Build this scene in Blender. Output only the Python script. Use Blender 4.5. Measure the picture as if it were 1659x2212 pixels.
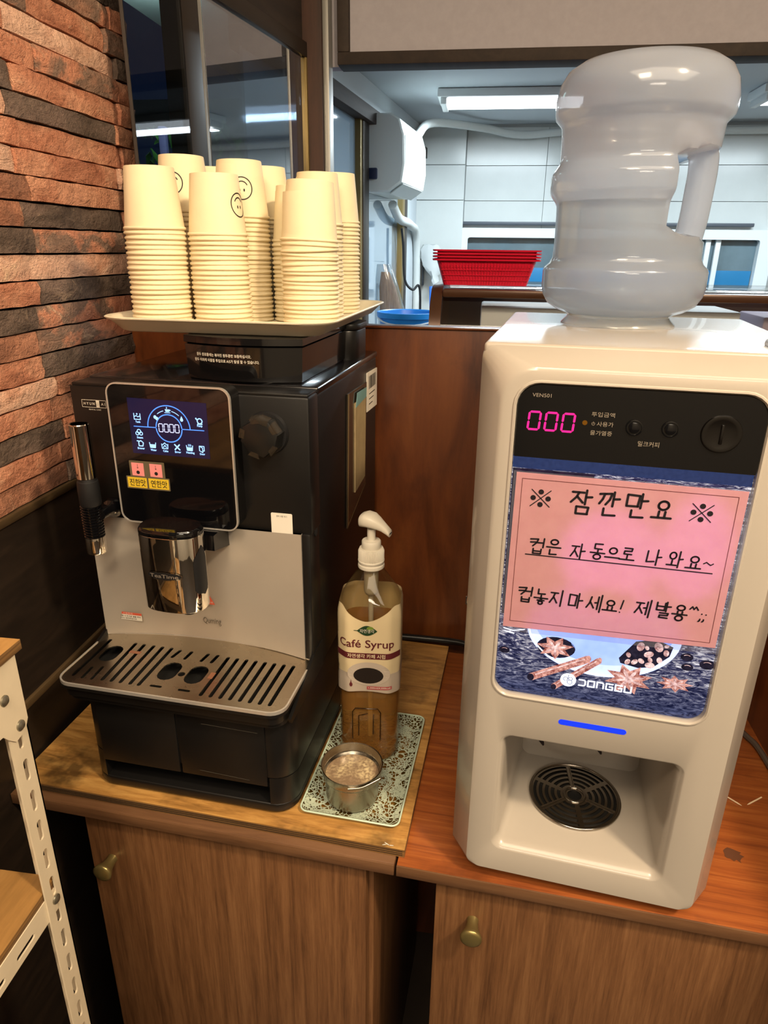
import bpy, bmesh, math, random
from math import sin, cos, pi, radians, hypot, atan2
from mathutils import Vector, Matrix

# ---------------------------------------------------------------- camera, world, lights, exposure
SC = bpy.context.scene
COL = SC.collection
for ob in list(bpy.data.objects):
    bpy.data.objects.remove(ob)
SC.view_settings.view_transform = 'Standard'
SC.view_settings.look = 'None'
SC.view_settings.gamma = 1.0
SC.view_settings.use_curve_mapping = False
SC.view_settings.exposure = 0.0

cam_data = bpy.data.cameras.new('camera')
cam_data.sensor_fit = 'VERTICAL'
cam_data.sensor_height = 36.0
cam_data.lens = 36.0 * 1478.8 / 2212.0
cam_data.clip_start = 0.02
cam = bpy.data.objects.new('camera', cam_data)
COL.objects.link(cam)
PIT, YAW, ROL = 0.367503825, 0.134485641, 0.012177735
fwd = Vector((-sin(YAW) * cos(PIT), cos(YAW) * cos(PIT), -sin(PIT)))
rgt = Vector((cos(YAW), sin(YAW), 0))
upv = rgt.cross(fwd)
r2 = rgt * cos(ROL) + upv * sin(ROL)
u2 = upv * cos(ROL) - rgt * sin(ROL)
cam.matrix_world = Matrix(((r2.x, u2.x, -fwd.x, 0), (r2.y, u2.y, -fwd.y, 0), (r2.z, u2.z, -fwd.z, 0.69), (0, 0, 0, 1)))
SC.camera = cam

def lin(c):
    if isinstance(c, str):
        c = [int(c[i:i + 2], 16) / 255 for i in (0, 2, 4)]
    return tuple(v / 12.92 if v <= 0.04045 else ((v + 0.055) / 1.055) ** 2.4 for v in c)

world = bpy.data.worlds.new('night')
SC.world = world
world.use_nodes = True
world.node_tree.nodes['Background'].inputs[0].default_value = (0.03, 0.05, 0.12, 1)
world.node_tree.nodes['Background'].inputs[1].default_value = 0.25

def area(name, loc, target, sx, sy, power, col):
    l = bpy.data.lights.new(name, 'AREA')
    l.shape = 'RECTANGLE'
    l.size, l.size_y = sx, sy
    l.energy = power
    l.color = col
    o = bpy.data.objects.new(name, l)
    COL.objects.link(o)
    o.location = loc
    o.rotation_euler = (Vector(target) - Vector(loc)).to_track_quat('-Z', 'Y').to_euler()
    return o
WARM = (1.0, 0.77, 0.50)
COOL = (0.78, 0.92, 1.0)
area('ceiling_lamp_key', (0.85, -0.15, 1.66), (0.0, 0.75, 0.0), 0.15, 0.15, 34, WARM)
area('ceiling_lamp_left', (-0.20, -0.45, 1.68), (-0.25, 0.7, 0.1), 0.35, 0.35, 20, WARM)
area('added_fill_overhead', (0.50, -0.60, 1.69), (0.50, -0.60, 0.0), 2.0, 1.2, 48, (1.0, 0.83, 0.62))  # added wide fill overhead, flattens the contrast
area('added_fill_back', (0.3, -2.0, 1.68), (0.3, -2.0, 0.0), 0.9, 0.3, 26, (1.0, 0.86, 0.68))  # added light behind the camera, brightens the room that the chrome mirrors
area('kitchen_tube_glow', (0.075, 3.30, 1.235), (0.075, 3.30, 0.0), 0.55, 0.16, 22, COOL)
area('added_kitchen_fill', (0.70, 2.35, 1.27), (0.70, 2.35, 0.0), 0.85, 0.16, 17, COOL)  # added light with no fixture, hidden behind the header, brightens the air conditioner
area('kitchen_tube_glow_far', (1.33, 3.30, 1.235), (1.33, 3.30, 0.0), 0.55, 0.16, 20, COOL)

# ---------------------------------------------------------------- node and material helpers
class NT:
    def __init__(s, mat):
        s.t = mat.node_tree
        s.n = s.t.nodes
    def add(s, typ, **kw):
        n = s.n.new(typ)
        for k, v in kw.items():
            if k.startswith('i_'):
                key = k[2:]
                key = int(key) if key.isdigit() else key.replace('_', ' ')
                s.put(n, key, v)
            else:
                setattr(n, k, v)
        return n
    def put(s, n, key, v):
        if isinstance(v, bpy.types.NodeSocket):
            s.t.links.new(v, n.inputs[key])
        else:
            sock = n.inputs[key]
            if hasattr(sock, 'default_value'):
                if sock.type == 'RGBA' and len(v) == 3:
                    v = (*v, 1)
                sock.default_value = v
    def coords(s, which='Object', scale=(1, 1, 1), rot=(0, 0, 0), off=None):
        tc = s.add('ShaderNodeTexCoord')
        mp = s.add('ShaderNodeMapping', i_Vector=tc.outputs[which])
        mp.inputs['Scale'].default_value = scale
        mp.inputs['Rotation'].default_value = rot
        if off is not None:
            s.put(mp, 'Location', off)
        return mp.outputs[0]
    def noise(s, vec, scale=5, detail=4, rough=0.55, dist=0.0):
        n = s.add('ShaderNodeTexNoise', i_Vector=vec, i_Scale=scale, i_Detail=detail, i_Roughness=rough, i_Distortion=dist)
        return n.outputs[0]
    def voro(s, vec, scale=5, feature='F1', out=0):
        n = s.add('ShaderNodeTexVoronoi', feature=feature, i_Vector=vec, i_Scale=scale)
        return n.outputs[out]
    def ramp(s, fac, stops):
        r = s.add('ShaderNodeValToRGB', i_Fac=fac)
        el = r.color_ramp.elements
        while len(el) > 1:
            el.remove(el[-1])
        el[0].position, el[0].color = stops[0][0], (*stops[0][1], 1)
        for p, c in stops[1:]:
            e = el.new(p)
            e.color = (*c, 1)
        return r.outputs[0]
    def fac(s, fac, lo, hi):
        m = s.add('ShaderNodeMapRange', i_0=fac, i_1=lo, i_2=hi)
        return m.outputs[0]
    def mix(s, fac, a, b, mode='MIX'):
        m = s.add('ShaderNodeMix', data_type='RGBA', blend_type=mode)
        s.put(m, 0, fac)
        s.put(m, 6, a)
        s.put(m, 7, b)
        return m.outputs[2]
    def math(s, op, a, b=0.0):
        m = s.add('ShaderNodeMath', operation=op, i_0=a, i_1=b)
        return m.outputs[0]
    def fres(s, ior, nrm=None):
        """fresnel that reads the same on both sides of a thin sheet"""
        bf = s.add('ShaderNodeNewGeometry').outputs['Backfacing']
        v = s.math('ADD', s.math('MULTIPLY', bf, 1 / ior - ior), ior)
        f = s.add('ShaderNodeFresnel', i_IOR=v)
        if nrm is not None:
            s.put(f, 'Normal', nrm)
        return f.outputs[0]
    def bump(s, h, strength=0.3, dist=0.002):
        return s.add('ShaderNodeBump', i_Strength=strength, i_Distance=dist, i_Height=h).outputs[0]

MATS = {}
def base(name):
    m = bpy.data.materials.new(name)
    m.use_nodes = True
    b = m.node_tree.nodes['Principled BSDF']
    MATS[name] = m
    return m, NT(m), b

def mat(name, col, rough=0.5, metal=0.0, vary=0.0, vscale=8, bump=0.0, bscale=60, spec=None, trans=0.0, ior=1.45,
        emit=None, estr=1.0, coat=0.0, alpha=1.0, stretch=(1, 1, 1), rvary=0.0, aniso=0.0):
    m, t, b = base(name)
    c = lin(col)
    b.inputs['Base Color'].default_value = (*c, 1)
    b.inputs['Roughness'].default_value = rough
    b.inputs['Metallic'].default_value = metal
    b.inputs['IOR'].default_value = ior
    b.inputs['Transmission Weight'].default_value = trans
    b.inputs['Coat Weight'].default_value = coat
    b.inputs['Alpha'].default_value = alpha
    if spec is not None:
        b.inputs['Specular IOR Level'].default_value = spec
    if emit:
        b.inputs['Emission Color'].default_value = (*lin(emit), 1)
        b.inputs['Emission Strength'].default_value = estr
    if vary or bump or rvary:
        v = t.coords('Object', stretch)
        n1 = t.noise(v, vscale, 5, 0.6)
        if vary:
            d = tuple(max(0, x * (1 - vary)) for x in c)
            e = tuple(min(1, x * (1 + vary)) for x in c)
            t.put(b, 'Base Color', t.ramp(n1, [(0.3, d), (0.7, e)]))
        if rvary:
            t.put(b, 'Roughness', t.add('ShaderNodeMapRange', i_0=n1, i_1=0.3, i_2=0.7, i_3=max(0.02, rough - rvary), i_4=rough + rvary).outputs[0])
        if bump:
            t.put(b, 'Normal', t.bump(t.noise(v, bscale, 4, 0.6), bump, 0.001))
    return m

def glow(name, col, strength):
    m = bpy.data.materials.new(name)
    m.use_nodes = True
    m.node_tree.nodes.clear()
    t = NT(m)
    e = t.add('ShaderNodeEmission', i_Color=lin(col), i_Strength=strength)
    o = t.add('ShaderNodeOutputMaterial')
    t.put(o, 0, e.outputs[0])
    MATS[name] = m
    return m

def clear(name, tint, rough=0.02, reflect=1.0, ior=1.5, haze=0.0, hazecol=(1, 1, 1)):
    """thin clear sheet: tinted see-through plus a fresnel reflection plus a little haze"""
    m = bpy.data.materials.new(name)
    m.use_nodes = True
    m.node_tree.nodes.clear()
    t = NT(m)
    tr = t.add('ShaderNodeBsdfTransparent', i_Color=lin(tint)).outputs[0]
    if haze:
        d = t.add('ShaderNodeBsdfDiffuse', i_Color=lin(hazecol)).outputs[0]
        h = t.add('ShaderNodeMixShader', i_0=haze)
        t.put(h, 1, tr)
        t.put(h, 2, d)
        tr = h.outputs[0]
    g = t.add('ShaderNodeBsdfGlossy', i_Roughness=rough).outputs[0]
    f = t.fres(ior)
    f = t.math('MULTIPLY', f, reflect)
    mx = t.add('ShaderNodeMixShader')
    t.put(mx, 0, f)
    t.put(mx, 1, tr)
    t.put(mx, 2, g)
    o = t.add('ShaderNodeOutputMaterial')
    t.put(o, 0, mx.outputs[0])
    MATS[name] = m
    return m

def wood(name, dark, mid, light, grain=(1, 14, 14), scale=6, rough=0.45, bump=0.15, stain=None, rings=0.5, coat=0.0):
    m, t, b = base(name)
    v = t.coords('Object', grain)
    n1 = t.noise(v, scale, 6, 0.62, 0.6)
    n2 = t.noise(v, scale * 4.5, 5, 0.7, 0.2)
    f = t.math('ADD', t.math('MULTIPLY', n1, 1 - rings * 0.5), t.math('MULTIPLY', n2, rings * 0.5))
    c = t.ramp(f, [(0.34, lin(dark)), (0.5, lin(mid)), (0.66, lin(light))])
    if stain:
        sv = t.coords('Object', (1, 1, 1))
        s1 = t.fac(t.noise(sv, 7, 5, 0.65), stain[1], stain[1] + 0.14)
        c = t.mix(t.math('MULTIPLY', s1, stain[2]), c, lin(stain[0]))
    t.put(b, 'Base Color', c)
    b.inputs['Roughness'].default_value = rough
    b.inputs['Coat Weight'].default_value = coat
    b.inputs['Coat Roughness'].default_value = 0.15
    if bump:
        t.put(b, 'Normal', t.bump(n2, bump, 0.0008))
    return m

# ---------------------------------------------------------------- mesh helpers
def finish(name, bm, material, parent=None, smooth=40, loc=None, rot=None):
    me = bpy.data.meshes.new(name)
    bmesh.ops.recalc_face_normals(bm, faces=bm.faces)
    bm.to_mesh(me)
    bm.free()
    mats = material if isinstance(material, (list, tuple)) else [material]
    for mm in mats:
        me.materials.append(mm)
    if smooth:
        for p in me.polygons:
            p.use_smooth = True
        me.set_sharp_from_angle(angle=radians(smooth))
    o = bpy.data.objects.new(name, me)
    COL.objects.link(o)
    if parent is not None:
        o.parent = parent
    if loc is not None:
        o.location = loc
    if rot is not None:
        o.rotation_euler = rot
    return o

def thing(name, label, cat, loc=(0, 0, 0), rz=0.0, group=None):
    o = bpy.data.objects.new(name, None)
    o.empty_display_size = 0.05
    COL.objects.link(o)
    o.location = loc
    o.rotation_euler = (0, 0, rz)
    o['label'] = label
    o['category'] = cat
    if group:
        o['group'] = group
    return o

def tag(o, label, cat, group=None):
    o['label'] = label
    o['category'] = cat
    if group:
        o['group'] = group
    return o

def struct(o):
    o['kind'] = 'structure'
    return o

def nb():
    return bmesh.new()

def merge(bm, tmp, M=None, mi=0):
    if M is not None:
        bmesh.ops.transform(tmp, matrix=M, verts=tmp.verts)
    vs = {}
    for v in tmp.verts:
        vs[v] = bm.verts.new(v.co)
    for f in tmp.faces:
        try:
            nf = bm.faces.new([vs[v] for v in f.verts])
            nf.material_index = mi if mi is not None else f.material_index
        except ValueError:
            pass
    tmp.free()

def box(bm, x0, x1, y0, y1, z0, z1, r=0.0, seg=2, M=None, mi=0):
    t = bmesh.new()
    bmesh.ops.create_cube(t, size=1)
    bmesh.ops.scale(t, vec=(abs(x1 - x0), abs(y1 - y0), abs(z1 - z0)), verts=t.verts)
    bmesh.ops.translate(t, vec=((x0 + x1) / 2, (y0 + y1) / 2, (z0 + z1) / 2), verts=t.verts)
    if r:
        bmesh.ops.bevel(t, geom=t.edges[:], offset=r, segments=seg, profile=0.5, affect='EDGES')
    merge(bm, t, M, mi)

def rrect(x0, x1, z0, z1, r, n=6):
    """rounded rectangle outline; r is one radius or four (bottom-left, bottom-right, top-right, top-left)"""
    if not isinstance(r, (list, tuple)):
        r = (r,) * 4
    out = []
    for (cx, cz, a0, rr) in ((x0 + r[0], z0 + r[0], pi, r[0]), (x1 - r[1], z0 + r[1], 1.5 * pi, r[1]), (x1 - r[2], z1 - r[2], 0, r[2]), (x0 + r[3], z1 - r[3], 0.5 * pi, r[3])):
        if rr <= 1e-6:
            out.append((cx, cz))
            continue
        for k in range(n + 1):
            a = a0 + 0.5 * pi * k / n
            out.append((cx + rr * cos(a), cz + rr * sin(a)))
    return out

def circ(cx, cz, rx, rz=None, n=24, a0=0.0):
    rz = rx if rz is None else rz
    return [(cx + rx * cos(a0 + 2 * pi * k / n), cz + rz * sin(a0 + 2 * pi * k / n)) for k in range(n)]

def stad(x0, z0, x1, z1, w, n=6):
    """slot outline from (x0,z0) to (x1,z1), width w"""
    a = atan2(z1 - z0, x1 - x0)
    out = []
    for (cx, cz, s) in ((x1, z1, a - pi / 2), (x0, z0, a + pi / 2)):
        for k in range(n + 1):
            b = s + pi * k / n
            out.append((cx + w / 2 * cos(b), cz + w / 2 * sin(b)))
    return out

def axmap(axis, p, h):
    """2D outline point to 3D: 'y' -> (x, h, z), 'z' -> (x, y, h), 'x' -> (h, x, z)"""
    if axis == 'y':
        return (p[0], h, p[1])
    if axis == 'z':
        return (p[0], p[1], h)
    return (h, p[0], p[1])

def loft(bm, loops, cap0=True, cap1=True, mi=0, closed=True):
    rows = [[bm.verts.new(p) for p in lp] for lp in loops]
    n = len(rows[0])
    for a, b in zip(rows, rows[1:]):
        for k in range(n if closed else n - 1):
            f = bm.faces.new((a[k], a[(k + 1) % n], b[(k + 1) % n], b[k]))
            f.material_index = mi
    if cap0:
        bm.faces.new(rows[0]).material_index = mi
    if cap1:
        bm.faces.new(list(reversed(rows[-1]))).material_index = mi
    return rows

def inset2(poly, d):
    """shrink a convex-ish outline toward its inside by d"""
    n = len(poly)
    ar = sum(poly[i][0] * poly[(i + 1) % n][1] - poly[(i + 1) % n][0] * poly[i][1] for i in range(n))
    s = 1 if ar > 0 else -1
    out = []
    for i in range(n):
        p0, p1, p2 = poly[i - 1], poly[i], poly[(i + 1) % n]
        nx = ny = 0
        for a, b in ((p0, p1), (p1, p2)):
            dx, dy = b[0] - a[0], b[1] - a[1]
            L = hypot(dx, dy) or 1
            nx += -dy / L * s
            ny += dx / L * s
        L = hypot(nx, ny) or 1
        c = max(0.5, L / 2)
        out.append((p1[0] + nx / L * d / c, p1[1] + ny / L * d / c))
    return out

def prism(bm, poly, h0, h1, axis='y', r=0.0, mi=0, seg=2):
    """extrude an outline from h0 to h1, with edges rounded by r"""
    if r <= 0:
        loft(bm, [[axmap(axis, p, h0) for p in poly], [axmap(axis, p, h1) for p in poly]], mi=mi)
        return
    s = 1 if h1 > h0 else -1
    front = [[axmap(axis, p, h0 + s * r * (1 - cos(pi / 2 * k / seg))) for p in inset2(poly, r * (1 - sin(pi / 2 * k / seg)))] for k in range(seg + 1)]
    back = [[axmap(axis, p, h1 - s * r * (1 - cos(pi / 2 * k / seg))) for p in inset2(poly, r * (1 - sin(pi / 2 * k / seg)))] for k in range(seg, -1, -1)]
    loft(bm, front + back, mi=mi)

def plate(bm, outer, holes, h0, h1, axis='y', mi=0, wall_holes=True):
    """flat plate with through holes between heights h0 and h1"""
    for h in (h0, h1):
        t = bmesh.new()
        ed = []
        for lp in [outer] + holes:
            vs = [t.verts.new(axmap(axis, p, h)) for p in lp]
            for i in range(len(vs)):
                ed.append(t.edges.new((vs[i], vs[(i + 1) % len(vs)])))
        bmesh.ops.triangle_fill(t, use_beauty=True, use_dissolve=False, edges=ed)
        merge(bm, t, None, mi)
        if h1 == h0:
            return
    for lp in [outer] + (holes if wall_holes else []):
        loft(bm, [[axmap(axis, p, h0) for p in lp], [axmap(axis, p, h1) for p in lp]], False, False, mi)
    bmesh.ops.remove_doubles(bm, verts=bm.verts, dist=1e-6)

def lathe(bm, prof, n=32, c=(0, 0, 0), M=None, mi=0, cap=True):
    t = bmesh.new()
    rows = []
    for r, z in prof:
        if r < 1e-6:
            rows.append([t.verts.new((0, 0, z))])
        else:
            rows.append([t.verts.new((r * cos(2 * pi * k / n), r * sin(2 * pi * k / n), z)) for k in range(n)])
    for a, b in zip(rows, rows[1:]):
        for k in range(n):
            if len(a) == 1 and len(b) == 1:
                continue
            if len(a) == 1:
                t.faces.new((a[0], b[(k + 1) % n], b[k]))
            elif len(b) == 1:
                t.faces.new((a[k], a[(k + 1) % n], b[0]))
            else:
                t.faces.new((a[k], a[(k + 1) % n], b[(k + 1) % n], b[k]))
    if cap:
        if len(rows[0]) > 1:
            t.faces.new(rows[0])
        if len(rows[-1]) > 1:
            t.faces.new(rows[-1])
    mm = Matrix.Translation(c)
    if M is not None:
        mm = mm @ M
    merge(bm, t, mm, mi)

ALONG_Y = Matrix.Rotation(radians(90), 4, 'X')      # lathe axis z becomes -y (toward the camera side)

def tube(bm, pts, r, n=10, mi=0, cap=True):
    pts = [Vector(p) for p in pts]
    rs = r if isinstance(r, (list, tuple)) else [r] * len(pts)
    rows = []
    up = Vector((0, 0, 1))
    prev = None
    for i, p in enumerate(pts):
        d = (pts[min(i + 1, len(pts) - 1)] - pts[max(i - 1, 0)]).normalized()
        if prev is None:
            a = d.cross(up)
            if a.length < 1e-3:
                a = d.cross(Vector((1, 0, 0)))
            a.normalize()
        else:
            a = (prev - d * prev.dot(d)).normalized()
        prev = a
        b = d.cross(a)
        rows.append([p + (a * cos(2 * pi * k / n) + b * sin(2 * pi * k / n)) * rs[i] for k in range(n)])
    loft(bm, rows, cap, cap, mi)

def smooth_path(pts, k=6):
    """Catmull-Rom through the points"""
    P = [Vector(p) for p in pts]
    P = [P[0] * 2 - P[1]] + P + [P[-1] * 2 - P[-2]]
    out = []
    for i in range(1, len(P) - 2):
        for j in range(k):
            t = j / k
            p0, p1, p2, p3 = P[i - 1:i + 3]
            out.append(0.5 * ((2 * p1) + (p2 - p0) * t + (2 * p0 - 5 * p1 + 4 * p2 - p3) * t * t + (3 * p1 - p0 - 3 * p2 + p3) * t ** 3))
    out.append(P[-2])
    return out

def flat(bm, poly, h, axis='y', mi=0):
    f = bm.faces.new([bm.verts.new(axmap(axis, p, h)) for p in poly])
    f.material_index = mi

def ribbon2(polys, w, n=8):
    """marker strokes as flat 2D polygons: quads along the line and round dots at the joints"""
    out = []
    for pl in polys:
        for a, b in zip(pl, pl[1:]):
            dx, dz = b[0] - a[0], b[1] - a[1]
            L = hypot(dx, dz) or 1e-9
            px, pz = -dz / L * w / 2, dx / L * w / 2
            out.append([(a[0] + px, a[1] + pz), (a[0] - px, a[1] - pz), (b[0] - px, b[1] - pz), (b[0] + px, b[1] + pz)])
        for p in pl:
            out.append(circ(p[0], p[1], w / 2, n=n))
    return out

def strokes(bm, polys, w, h, axis='y', mi=0):
    for k, pg in enumerate(ribbon2(polys, w)):
        flat(bm, pg, h, axis, mi)

def ring_pts(cx, cz, r, a0=0, a1=360, n=28, rz=None):
    rz = r if rz is None else rz
    return [(cx + r * cos(radians(a0 + (a1 - a0) * k / n)), cz + rz * sin(radians(a0 + (a1 - a0) * k / n))) for k in range(n + 1)]

def text2d(body, size, cx, cz, width=None, bold=0.0, shear=0.0, res=3):
    """lettering as 2D polygons centred on (cx, cz); width fits the line to that length"""
    cu = bpy.data.curves.new('lettering', 'FONT')
    cu.body = body
    cu.size = 1.0
    cu.offset = bold
    cu.shear = shear
    cu.resolution_u = res
    o = bpy.data.objects.new('lettering', cu)
    COL.objects.link(o)
    dg = bpy.context.evaluated_depsgraph_get()
    me = bpy.data.meshes.new_from_object(o.evaluated_get(dg))
    vs = [v.co.copy() for v in me.vertices]
    fs = [list(p.vertices) for p in me.polygons]
    bpy.data.objects.remove(o)
    bpy.data.curves.remove(cu)
    bpy.data.meshes.remove(me)
    x0, x1 = min(v.x for v in vs), max(v.x for v in vs)
    y0, y1 = min(v.y for v in vs), max(v.y for v in vs)
    sx = size if width is None else width / (x1 - x0)
    pts = [(cx + (v.x - (x0 + x1) / 2) * sx, cz + (v.y - (y0 + y1) / 2) * size) for v in vs]
    return pts, fs

def text(bm, body, size, cx, cz, h, axis='y', mi=0, **kw):
    pts, fs = text2d(body, size, cx, cz, **kw)
    vs = [bm.verts.new(axmap(axis, p, h)) for p in pts]
    for f in fs:
        try:
            bm.faces.new([vs[i] for i in f]).material_index = mi
        except ValueError:
            pass

SEG7 = {'0': 'abcdef'}
def seven(bm, cx, cz, w, hgt, t, h, slant=0.08, mi=0):
    """one seven-segment zero"""
    def seg(x0, z0, x1, z1):
        dx, dz = x1 - x0, z1 - z0
        L = hypot(dx, dz)
        ux, uz = dx / L, dz / L
        px, pz = -uz * t / 2, ux * t / 2
        e = t / 2
        P = [(x0, z0), (x0 + ux * e + px, z0 + uz * e + pz), (x1 - ux * e + px, z1 - uz * e + pz), (x1, z1), (x1 - ux * e - px, z1 - uz * e - pz), (x0 + ux * e - px, z0 + uz * e - pz)]
        flat(bm, [(cx + x + z * slant, cz + z) for x, z in P], h, 'y', mi)
    W, H = w / 2, hgt / 2
    g = t * 0.12
    seg(-W + g, H, W - g, H)
    seg(-W + g, -H, W - g, -H)
    for s in (-1, 1):
        seg(s * W, g, s * W, H - g)
        seg(s * W, -H + g, s * W, -g)

def copy_tree(root):
    c = root.copy()
    COL.objects.link(c)
    for ch in list(root.children):
        d = ch.copy()
        COL.objects.link(d)
        d.parent = c
        for g in list(ch.children):
            e = g.copy()
            COL.objects.link(e)
            e.parent = d
    return c

# ---------------------------------------------------------------- materials
def brick_mat(name, stops, pale=0.5):
    m, t, b = base(name)
    info = t.add('ShaderNodeObjectInfo')
    off = t.add('ShaderNodeVectorMath', operation='SCALE')
    cmb = t.add('ShaderNodeCombineXYZ', i_0=info.outputs['Random'], i_1=info.outputs['Random'], i_2=info.outputs['Random'])
    t.put(off, 0, cmb.outputs[0])
    off.inputs['Scale'].default_value = 7.0
    v = t.coords('Object', (1, 1, 1.6), off=off.outputs[0])
    n1 = t.noise(v, 11, 5, 0.6, 0.5)
    n2 = t.noise(v, 60, 5, 0.7)
    c = t.ramp(n1, [(p, lin(k)) for p, k in stops])
    c = t.mix(t.math('MULTIPLY', t.fac(n2, 0.35, 0.75), 0.45), c, t.mix(0.5, c, lin('2a1812')))
    n3 = t.noise(v, 17, 6, 0.75, 1.2)
    c = t.mix(t.math('MULTIPLY', t.fac(n3, 0.60, 0.72), pale), c, lin('e3c3a4'))
    t.put(b, 'Base Color', c)
    b.inputs['Roughness'].default_value = 0.9
    b.inputs['Specular IOR Level'].default_value = 0.2
    hgt = t.math('ADD', n2, t.math('MULTIPLY', n3, 1.2))
    t.put(b, 'Normal', t.bump(hgt, 1.0, 0.006))
    return m

BR = {
    'o': brick_mat('brick_orange', [(0.25, '9c6049'), (0.45, 'c68669'), (0.62, 'da9f80'), (0.8, 'ac775d')]),
    'b': brick_mat('brick_brown', [(0.25, '7a5d4e'), (0.5, 'a8745c'), (0.65, 'c38a6e'), (0.8, '8d6f5e')]),
    'd': brick_mat('brick_dark', [(0.3, '51453d'), (0.5, '6d5d53'), (0.7, '887267')], 0.3),
    'p': brick_mat('brick_pale', [(0.3, 'd3a189'), (0.5, 'e6bba2'), (0.7, 'd89f82')], 0.8),
    'm': brick_mat('brick_mixed', [(0.3, 'c47f63'), (0.44, 'cf9073'), (0.52, '8b7263'), (0.62, '9c7b69'), (0.8, 'cf9478')], 0.6),
}
M_mortar = mat('mortar_black', '120d0b', 0.95)
M_wains = wood('dark_wainscot', '19120d', '231a13', '2c2118', (1, 2, 10), 5, 0.5, 0.1)
M_trimw = wood('wainscot_trim', '3a2c1c', '4e3d28', '5c4a30', (1, 1, 8), 5, 0.5, 0.1)
M_part = wood('partition_veneer', '42200f', '633317', '77431f', (3, 3, 0.6), 5, 0.32, 0.05, ('3c1d10', 0.56, 0.6), 0.35, 0.3)
M_floor = mat('floor_dark', '2a221c', 0.5, vary=0.25)
M_wallp = mat('wall_paint_beige', 'd2c7b4', 0.85, vary=0.05)
M_ceil = mat('ceiling_white', 'e0dbd0', 0.9)
M_header = mat('header_board', 'a29ea6', 0.9, vary=0.04, vscale=60)
M_hframe = wood('header_frame_brown', '1e1611', '2a1f18', '332820', (6, 1, 6), 4, 0.75, 0.06)
M_postw = wood('post_brown', '28170f', '3a2217', '45291c', (8, 8, 1), 4, 0.7, 0.06)
M_alu = mat('frame_bronze', '372f28', 0.4, 0.6)
M_gold = mat('frame_edge_gold', '7d6b42', 0.4, 0.5)
M_grey = mat('frame_edge_grey', '8d8c88', 0.4, 0.4)
M_glass = clear('window_glass', 'c3ccd4', 0.015, 0.3, 1.5)
M_sashg = clear('sash_glass', 'b5c2d0', 0.02, 4.2, 1.5, 0.06, '8fa6c4')
M_ghaze = clear('window_glass_hazy', 'c8d4dc', 0.05, 2.0, 1.5, 0.60, 'a9c2d6')  # pale blue haze in the colour stands in for the kitchen's reflection
M_ktile = mat('kitchen_wall_panel', 'c4c8c6', 0.22, vary=0.03)
M_kjoint = mat('kitchen_wall_joint', 'a4a9a9', 0.8)
M_kceil = mat('kitchen_ceiling', 'bfc6cb', 0.9)

# ---------------------------------------------------------------- room shell
ZF, ZC = -0.80, 1.70
def slab(name, x0, x1, y0, y1, z0, z1, m, r=0.0, parent=None, rz=None, loc=None):
    bm = nb()
    box(bm, x0, x1, y0, y1, z0, z1, r)
    o = finish(name, bm, m, parent, 40, loc)
    if rz:
        o.rotation_euler = (0, 0, rz)
    if parent is None:
        struct(o)
    return o
slab('floor', -2.2, 2.6, -2.7, 4.4, ZF - 0.1, ZF, M_floor)
slab('ceiling', -1.0, 2.6, -2.7, 1.84, ZC, ZC + 0.08, M_ceil)
slab('wall_front', -1.0, 2.6, -2.78, -2.7, ZF, ZC, M_wallp)
slab('wall_right', 2.52, 2.6, -2.7, 4.2, ZF, ZC, M_wallp)
# brick wall on the left with dark wainscot under it
wall_left = slab('wall_left', -0.86, -0.618, -2.7, 1.235, 0.352, ZC, M_mortar)
wains = slab('wainscot', -0.86, -0.602, -2.7, 1.235, ZF, 0.352, M_wains, 0.002, wall_left)
slab('wainscot_cap', -0.62, -0.598, -2.7, 1.2, 0.345, 0.357, M_trimw, 0.002, wall_left)
slab('trim_1', -0.603, -0.596, -0.4, 1.14, 0.082, 0.094, M_trimw, 0.002)
for i, y in enumerate((-0.05, 0.22, 0.49)):
    slab('wainscot_batten', -0.603, -0.597, y, y + 0.03, ZF, 0.08, M_wains, 0.002, wall_left)

RB = random.Random(11)
def brick_bm(L, H, D, rng, rough=0.0018):
    """rough split-face brick: local x is the proud face, y length, z height"""
    bm = nb()
    nx, nz = max(4, int(L / 0.022)), 3
    rows = []
    ph = rng.uniform(0, 6)
    for j in range(nz + 1):
        row = []
        for i in range(nx + 1):
            e = (i in (0, nx)) + (j in (0, nz))
            x = D + rng.uniform(-rough, rough) + 0.0009 * sin(ph + i * 0.9) - (0.0012 if e else 0) - (0.0012 if e > 1 else 0)
            y = L * i / nx + (rng.uniform(-0.001, 0.001) if 0 < i < nx else rng.uniform(-0.0012, 0.0006) * (1 if i else -1))
            z = H * j / nz + (rng.uniform(-0.0009, 0.0005) if j == nz else rng.uniform(-0.0005, 0.0009) if j == 0 else rng.uniform(-0.002, 0.002))
            row.append(bm.verts.new((x, y, z)))
        rows.append(row)
    for j in range(nz):
        for i in range(nx):
            bm.faces.new((rows[j][i], rows[j][i + 1], rows[j + 1][i + 1], rows[j + 1][i]))
    edge = rows[0] + [r[-1] for r in rows[1:]] + list(reversed(rows[-1][:-1])) + [r[0] for r in reversed(rows[1:-1])]
    back = [bm.verts.new((0, min(max(v.co.y, 0), L), min(max(v.co.z, 0), H))) for v in edge]
    n = len(edge)
    for k in range(n):
        bm.faces.new((edge[k], edge[(k + 1) % n], back[(k + 1) % n], back[k]))
    return bm

def brick(y0, y1, z0, z1, kind, rng=RB, proud=0.0):
    o = finish('brick', brick_bm(y1 - y0 - 0.0016, z1 - z0 - 0.0022, 0.018, rng), BR[kind], wall_left, 32)
    o.location = (-0.6185 + proud + rng.uniform(-0.0015, 0.0035), y0 + 0.0008, z0 + 0.0011)

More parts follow.
